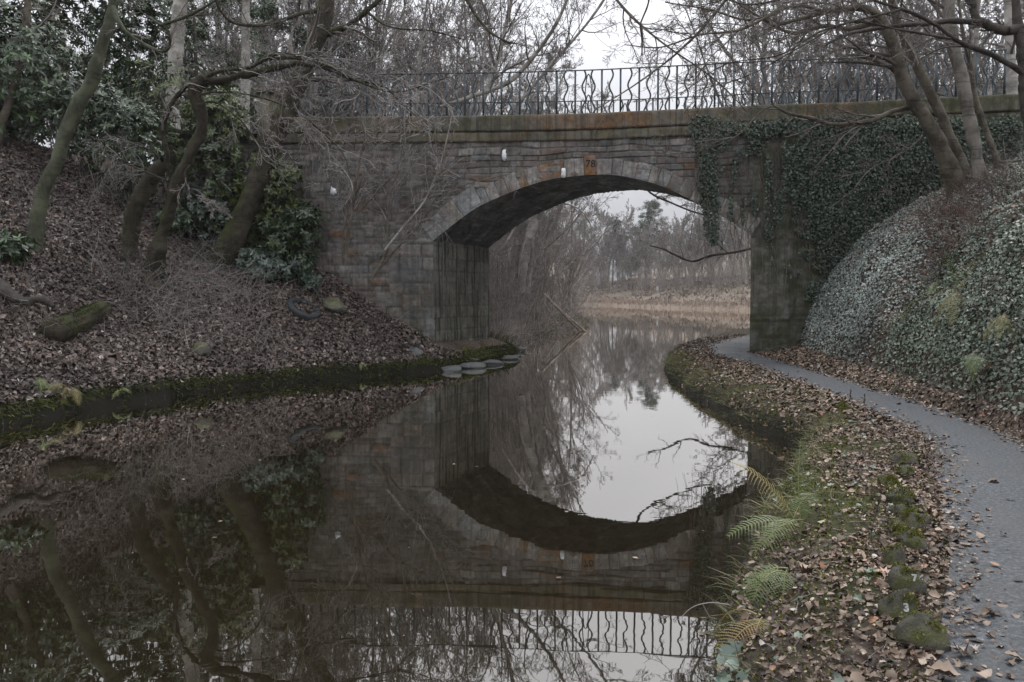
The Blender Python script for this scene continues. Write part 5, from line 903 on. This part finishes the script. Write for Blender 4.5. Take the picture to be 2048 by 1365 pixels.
RL = ['round yellow green moss cushion nearest the bridge on the verge', 'dark round mossy stone at the top of the row beside the path', 'low mossy stone just below the dark round one', 'bright moss lump fourth from the top of the stone row', 'flat mossy stone in the upper middle of the stone row', 'thin mossy stone below the flat one in the row', 'grey green stone in the middle of the row, moss on its right side', 'small moss cushion left of the row below the middle', 'grey stone capped with bright moss in the lower middle of the row', 'rounded conical stone above the white marked ones', 'olive stone with a white painted mark like a seven and six', 'olive pointed stone with a white painted three', 'largest dark mossy boulder at the bottom of the row']
rocks = []
for k, (px, py, s, h, kind) in enumerate(RK):
    p = atz(px, py + 4, .45); p = onground(p[0], p[1]); rocks.append(rock('edging_stone', RL[k], p, s * .95, s * .8, h * .95, 700 + k, 'rock', 'stone', 'mossy stones edging the path', .5 * k, .3, .6, box=4.5))
M['moss_lump'] = barkmat('moss_cushion', (.04, .045, .015), (.10, .10, .028), (.045, .055, .012), .4, (4, 4, 4), .03)
for k in (0, 3, 7): rocks[k].data.materials.clear(); rocks[k].data.materials.append(M['moss_lump'])
def textpart(parent, body, off, size, lab):
    text_mesh('painted_mark', body, size, .0025, M['worn_white'], parent, off, (R_(62), 0, R_(-8)), .002, lab)
def moss_on(roots, seed):
    x_, T_ = [], []; g = np.random.default_rng(seed)
    for o in roots:
        co = np.zeros(len(o.data.vertices) * 3, np.float32); o.data.vertices.foreach_get('co', co); co = co.reshape(-1, 3) ; nn = unit(co.astype(float)); k = (nn[:, 2] > .25) & (vn(co[:, 0] * 30 + o.location[0] * 9, co[:, 1] * 30) > .62); P = np.repeat(co[k], 6, 0) + g.normal(0, .008, (k.sum() * 6, 3)); N_ = np.repeat(nn[k], 6, 0); n = len(P); 
        if n < 5: continue
        d = unit(N_ + g.normal(0, .5, (n, 3)) + [0, 0, .3]); s = unit(np.cross(d, rdir(g, n))) * .006; L_ = g.uniform(.008, .02, (n, 1)); V = np.stack([P - s * .5, P + s * .5, P + d * L_], 1).reshape(-1, 3); K = np.arange(n)[:, None] * 3
        m = mk('moss_tuft', V, None, np.c_[K, K + 1, K + 2], M['moss'], None, np.repeat(g.random(n), 3)); m.parent = o; m['kind'] = 'stuff'
moss_on(rocks, 9)
textpart(rocks[10], '7 6', (.02, -.10, .06), .045, 'white painted 7 6'); textpart(rocks[11], '3', (-.02, -.09, .042), .05, 'white painted 3')
slabs = [(905, 742, .26, .16, .07), (948, 735, .30, .18, .06), (985, 728, .32, .16, .06), (1015, 718, .30, .16, .05), (930, 722, .30, .2, .07), (968, 715, .34, .2, .07), (1000, 706, .32, .2, .07), (940, 706, .3, .2, .08), (1030, 714, .2, .12, .04), (975, 700, .34, .2, .08), (1035, 700, .3, .2, .05), (1008, 694, .25, .2, .06)]
SLL = ['at the water nearest the camera', 'second along the waterline', 'in the middle of the waterline', 'near the tip of the ledge at the water', 'on the second tier nearest the bank', 'in the middle of the second tier', 'on the second tier towards the tip', 'highest, touching the pier front', 'smallest, at the very tip of the ledge', 'highest, touching the middle of the pier', 'farthest back at the tip', 'highest, at the far end of the pier']
for k, (px, py, sx, sy, sz) in enumerate(slabs):
    p = atz(px, py, [.02, .02, .02, .02, .12, .13, .14, .24, .01, .26, .06, .24][k]); p[2] = max(p[2], 0); rock('ledge_stone', 'flat ledge stone under the pier, ' + SLL[k], p, sx * 1.1, sy * 1.3, sz * 1.5, 740 + k, 'slab', 'stone', 'flat stones of the pier ledge', .25 + .5 * (k % 3 - 1), .35, .45, box=4)
for k, (px, py, s, h, lab) in enumerate([(665, 620, .34, .22, 'dark moss flecked boulder right of the tyre'), (780, 620, .28, .2, 'dark block half buried beside the bridge wall'), (795, 600, .22, .16, 'small dark stone on top of the half buried block'), (832, 708, .18, .12, 'pale grey stone in dead leaves above the water below the pier'), (405, 705, .22, .15, 'dark stone sunk in dead leaves on the left lip')]):
    rock('boulder', lab, G(px, py), s, s * .8, h, 770 + k, 'slab' if k == 3 else 'rock', 'stone', None, k, .3, .3)
def along(name, lab, cat, pts, ws, ys, mat, seed, sides=12, rough=.2, endcut=True):
    P = np.array([at(p[0], p[1], y_) for p, y_ in zip(pts, ys)]); W = np.array(ws) / 2 * np.array(ys) / F; P, W = resample(P, 12, W); V, Q = lumpy(P, W, sides, seed, rough, 4); n = len(V)
    c0, c1 = V[:sides].mean(0), V[-sides:].mean(0); V = np.vstack([V, c0, c1]); j = np.arange(sides); k = (j + 1) % sides; T = np.vstack([np.c_[k, j, np.full(sides, n)], np.c_[n - sides + j, n - sides + k, np.full(sides, n + 1)]]); return tag(mk(name, V, Q, T, M[mat], None, None, True), lab, cat)
lg = G(112, 668); lg2 = G(205, 615); along('mossy_log', 'short thick log wrapped in green moss, lying on the left bank', 'log', [(108, 664), (150, 648), (205, 618)], [54, 46, 38], [lg[1] - .35, (lg[1] + lg2[1]) / 2 - .35, lg2[1] - .3], 'bark_moss', 81)
lgo = bpy.data.objects['mossy_log']; co = np.zeros(len(lgo.data.vertices) * 3, np.float32); lgo.data.vertices.foreach_get('co', co); co = co.reshape(-1, 3).astype(float); nn = np.zeros(len(co) * 3, np.float32); lgo.data.vertices.foreach_get('normal', nn); nn = nn.reshape(-1, 3); k = (nn[:, 2] > -.2) & (vn(co[:, 0] * 7, co[:, 2] * 9 + co[:, 1]) > .35); g = np.random.default_rng(3); P = np.repeat(co[k], 22, 0) + g.normal(0, .02, (k.sum() * 22, 3)); d = unit(np.repeat(nn[k], 22, 0) + g.normal(0, .6, (len(P), 3))); s = unit(np.cross(d, rdir(g, len(P)))) * .012; K = np.arange(len(P))[:, None] * 3
m = mk('moss_tuft', np.stack([P - s * .5, P + s * .5, P + d * g.uniform(.008, .03, (len(P), 1))], 1).reshape(-1, 3), None, np.c_[K, K + 1, K + 2], M['moss_dark'], lgo, np.repeat(g.random(len(P)) * .8, 3)); m['kind'] = 'stuff'
l1 = G(5, 585)[1]; along('dark_log', 'dark wet branch lying down the slope at the far left edge', 'log', [(-20, 555), (8, 580), (35, 600), (58, 604)], [26, 24, 20, 14], [l1 + .3, l1 - .2, l1 - .4, l1 - .5], 'bark_dark', 82)
along('dark_log', 'short dark arched log just right of the wet branch', 'log', [(55, 608), (70, 598), (90, 602), (108, 614)], [12, 16, 16, 10], [l1 - .5] * 4, 'bark_dark', 83)
# tyre
tp = G(608, 622); tr_ = empty('tyre', tp, 'old black rubber tyre half sunk in dead leaves on the left bank', 'tyre'); nu, nv = 48, 18; u = np.linspace(0, 2 * np.pi, nu, endpoint=False)[:, None]; v = np.linspace(0, 2 * np.pi, nv, endpoint=False)[None]
cr_ = np.sign(np.cos(v)) * np.abs(np.cos(v)) ** .7 * .085; sr_ = np.sign(np.sin(v)) * np.abs(np.sin(v)) ** .7 * .085; Rr = .36 + cr_ + .006 * (np.cos(u * 24) > 0) * (np.cos(v) > .5); P = np.stack([Rr * np.cos(u), Rr * np.sin(u), sr_ + 0 * u], -1).reshape(-1, 3); Rm = np.array(Matrix.Rotation(R_(30), 3, 'Y') @ Matrix.Rotation(R_(18), 3, 'X')); P = P @ Rm.T + tp + [0, 0, .01]
i = np.arange(nu)[:, None] * nv + np.arange(nv)[None]; j = ((np.arange(nu) + 1) % nu)[:, None] * nv + np.arange(nv)[None]; i2 = np.arange(nu)[:, None] * nv + (np.arange(nv)[None] + 1) % nv; j2 = ((np.arange(nu) + 1) % nu)[:, None] * nv + (np.arange(nv)[None] + 1) % nv
mk('tread', P, np.stack([i, j, j2, i2], -1).reshape(-1, 4), None, M['tyre'], tr_, None, True)
pp = atz(1315, 605, .6); pp = np.array([pp[0] * .9, 104., 0]); pp = np.array([(1315 - CX) / F * 150, 150., 0]); pp[2] = gz(pp[0], 150.); b = Buf().box((pp[0], pp[1], pp[2] + .5), (.28, .28, 1.3)).box((pp[0], pp[1], pp[2] + 1.18), (.34, .34, .1)); tag(b.out('marker_post', M['white']), 'small white marker post on the far bank seen through the arch', 'post')
for k, (a, b_, w_2) in enumerate([((1078, 578), (1160, 662), 5), ((1098, 600), (1172, 664), 4), ((1120, 655), (1090, 610), 3)]):
    y_ = 42; along('leaning_pole', ['long fallen pole slanting into the water beyond the arch', 'second fallen pole, just right of the longest one', 'short broken pole left of the two long fallen ones'][k], 'pole', [a, ((a[0] + b_[0]) / 2, (a[1] + b_[1]) / 2 + 1), b_], [w_2] * 3, [y_] * 3, 'deadwood', 90 + k, 8)
# debris on the path
def leaf_thing(px, py, size, lab, mat, tone, seed, aspect=1., curl=.4, name='fallen_leaf', cat='leaf'):
    p = atz(px, py, .425); g = np.random.default_rng(seed); V, Q, r = scatter(T_DEAD, np.array([p]), np.array([[0, 0, 1.]]), np.array([size]), .05, curl, np.array([tone]), aspect=aspect, g=g); V[:, 2] += max(0, .422 - V[:, 2].min()); tag(mk(name, V, Q, None, M[mat], None, r), lab, cat, 'leaves lying on the path')
for k, q in enumerate([(1476, 0, 0, '', '', 0)][1:] + [(2020, 1000, .085, 'dark curled leaf lying alone at the right edge of the path', 'litter', .12, .5), (1988, 964, .085, 'pale brown pointed leaf on the upper path', 'litter_warm', .7, 1.1), (1990, 1129, .06, 'small red brown leaf in the middle of the path', 'litter_warm', .9, .8), (2036, 1160, .05, 'black leaf scrap at the right edge of the path', 'litter', .05, .9), (1890, 1347, .10, 'large tan leaf at the near path edge', 'litter_warm', .72, 1.3), (1966, 1349, .075, 'orange tan leaf on the near path', 'litter_warm', .85, .9), (2006, 1069, .05, 'tiny dark leaf above the red brown one', 'litter', .1, .9)]):
    leaf_thing(q[0], q[1], q[2], q[3], q[4], q[5], 800 + k, q[6])
# dry weed stalks and the bent stems over the water
for k, (px, py, h, lab) in enumerate([(1742, 1080, .32, 'tall dry brown weed stalk on the near verge'), (1778, 1082, .24, 'shorter dry weed stalk right of the tall one'), (1500, 735, .22, 'dry weed stalk in front of the path near the bridge'), (1700, 800, .18, 'dry weed stalk by the path above the moss cushion'), (1728, 806, .16, 'shorter weed stalk by the path right of the moss cushion')]):
    p = atz(px, py, .44); g = np.random.default_rng(840 + k); p[2] = gz(p[0], p[1]); P = grow(g, np.array([p]), np.array([[.02, 0, 1.]]), np.array([h]), 12, .06, (0, 0, .05)); b = Buf().tubes(P, np.linspace(.0035, .002, 12)[None], 5); q = P[0][g.integers(3, 12, 30)] + g.normal(0, .006, (30, 3)); V, Q, r = scatter(T_SMALL, q, rdir(g, 30), .022, .5, .5, np.full(30, .2), g=g); b.add(V, Q, None, r); tag(b.out('weed_stalk', M['litter']), lab, 'plant')
for k, (pts, lab) in enumerate([([(1458, 1210), (1420, 1206), (1385, 1215), (1357, 1240)], 'thin pale stem arching from the near bank out over the water'), ([(1405, 1208), (1418, 1232), (1438, 1256)], 'short straight pale stem slanting across the arching one')]):
    P = np.array([at(a, b_, 4.1) for a, b_ in pts]); P = resample(P, 14); tag(Buf().tubes(P, np.linspace(.0035, .0015, 14), 5).out('bramble_shoot', M['twig_pale']), lab, 'twig')
P = resample(np.array([at(a, b_, y_) for a, b_, y_ in ((1480, 790, 14.4), (1450, 812, 13.9), (1400, 830, 13.5))]), 10); tag(Buf().tubes(P, np.linspace(.012, .006, 10), 6).out('dead_branch', M['deadwood']), 'pale dead branch dipping from the right bank to the water', 'branch')
# green round leaves at the near bank corner
g = np.random.default_rng(12); rt_ = empty('water_edge_plant', atz(1462, 1330, .2), 'low plant with round green leaves at the bottom corner of the near bank', 'plant'); p = np.array([atz(1450 + g.uniform(-10, 40), 1290 + g.uniform(0, 75), g.uniform(.08, .3)) for _ in range(34)]); V, Q, r = scatter(T_IVY, p, unit(g.normal(0, .3, (34, 3)) + [-.5, -.6, .7]), g.uniform(.04, .08, 34), .2, .2, g.uniform(.5, .9, 34), g=g); mk('foliage', V, Q, None, M['laurel'], rt_, r)
n = 150; x, y = cloud(9000, .8, 5, 2.3, 10, g); tl, tr, rt, pl, pr = info(x, y); k = (tr > .08) & (pl > .06) & (fbm(x * 2, y * 2, 61) > 0); x, y = x[k][:n], y[k][:n]; V, Q, r = scatter(T_IVY, surf(x, y, .04), normals(x, y), g.uniform(.03, .06, len(x)), .4, .2, g.uniform(.3, .95, len(x)), g=g); mk('creeping_ivy', V, Q, None, M['ivy'], None, r)['kind'] = 'stuff'
brush('trailing_stems', [onground(a_, b_) for a_, b_ in ((6.6, 10), (7, 12), (7.4, 13.5), (7.6, 16), (8, 17.5), (8.6, 19), (7.8, 18.5), (6.9, 11), (8.4, 15.5))], 260, .9, 'twig', 509, .004, droop=-.12, sub=2, jit=.6)
g = np.random.default_rng(5); x, y = cloud(3000, -8, 5, 3, 40, g); tl, tr, rt, pl, pr = info(x, y); dd = np.minimum(-tl, -tr); k = (tl < -.05) & (tr < -.05) & (g.random(len(x)) < .10 + .8 * np.exp(-dd / .25)); x, y = x[k][:420], y[k][:420]
V, Q, r = scatter(T_SMALL, np.c_[x, y, np.full(len(x), .006)], np.tile([[0, 0, 1.]], (len(x), 1)), g.uniform(.012, .05, len(x)), .05, .1, g=g); mk('floating_leaves', V, Q, None, M['litter_warm'], None, r)['kind'] = 'stuff'
# ---------------------------------------------------------------- haze
if HAZE:
    b = Buf().box((0, 180, 17), (540, 500, 44)); o = b.out('haze', None); o['kind'] = 'stuff'
    m = bpy.data.materials.new('haze'); m.use_nodes = True; n = m.node_tree; n.nodes.clear(); v = n.nodes.new('ShaderNodeVolumePrincipled'); v.inputs['Color'].default_value = (.90, .89, .89, 1); v.inputs['Density'].default_value = HAZE; v.inputs['Anisotropy'].default_value = .2; ou = n.nodes.new('ShaderNodeOutputMaterial'); n.links.new(v.outputs[0], ou.inputs['Volume']); o.data.materials.append(m)
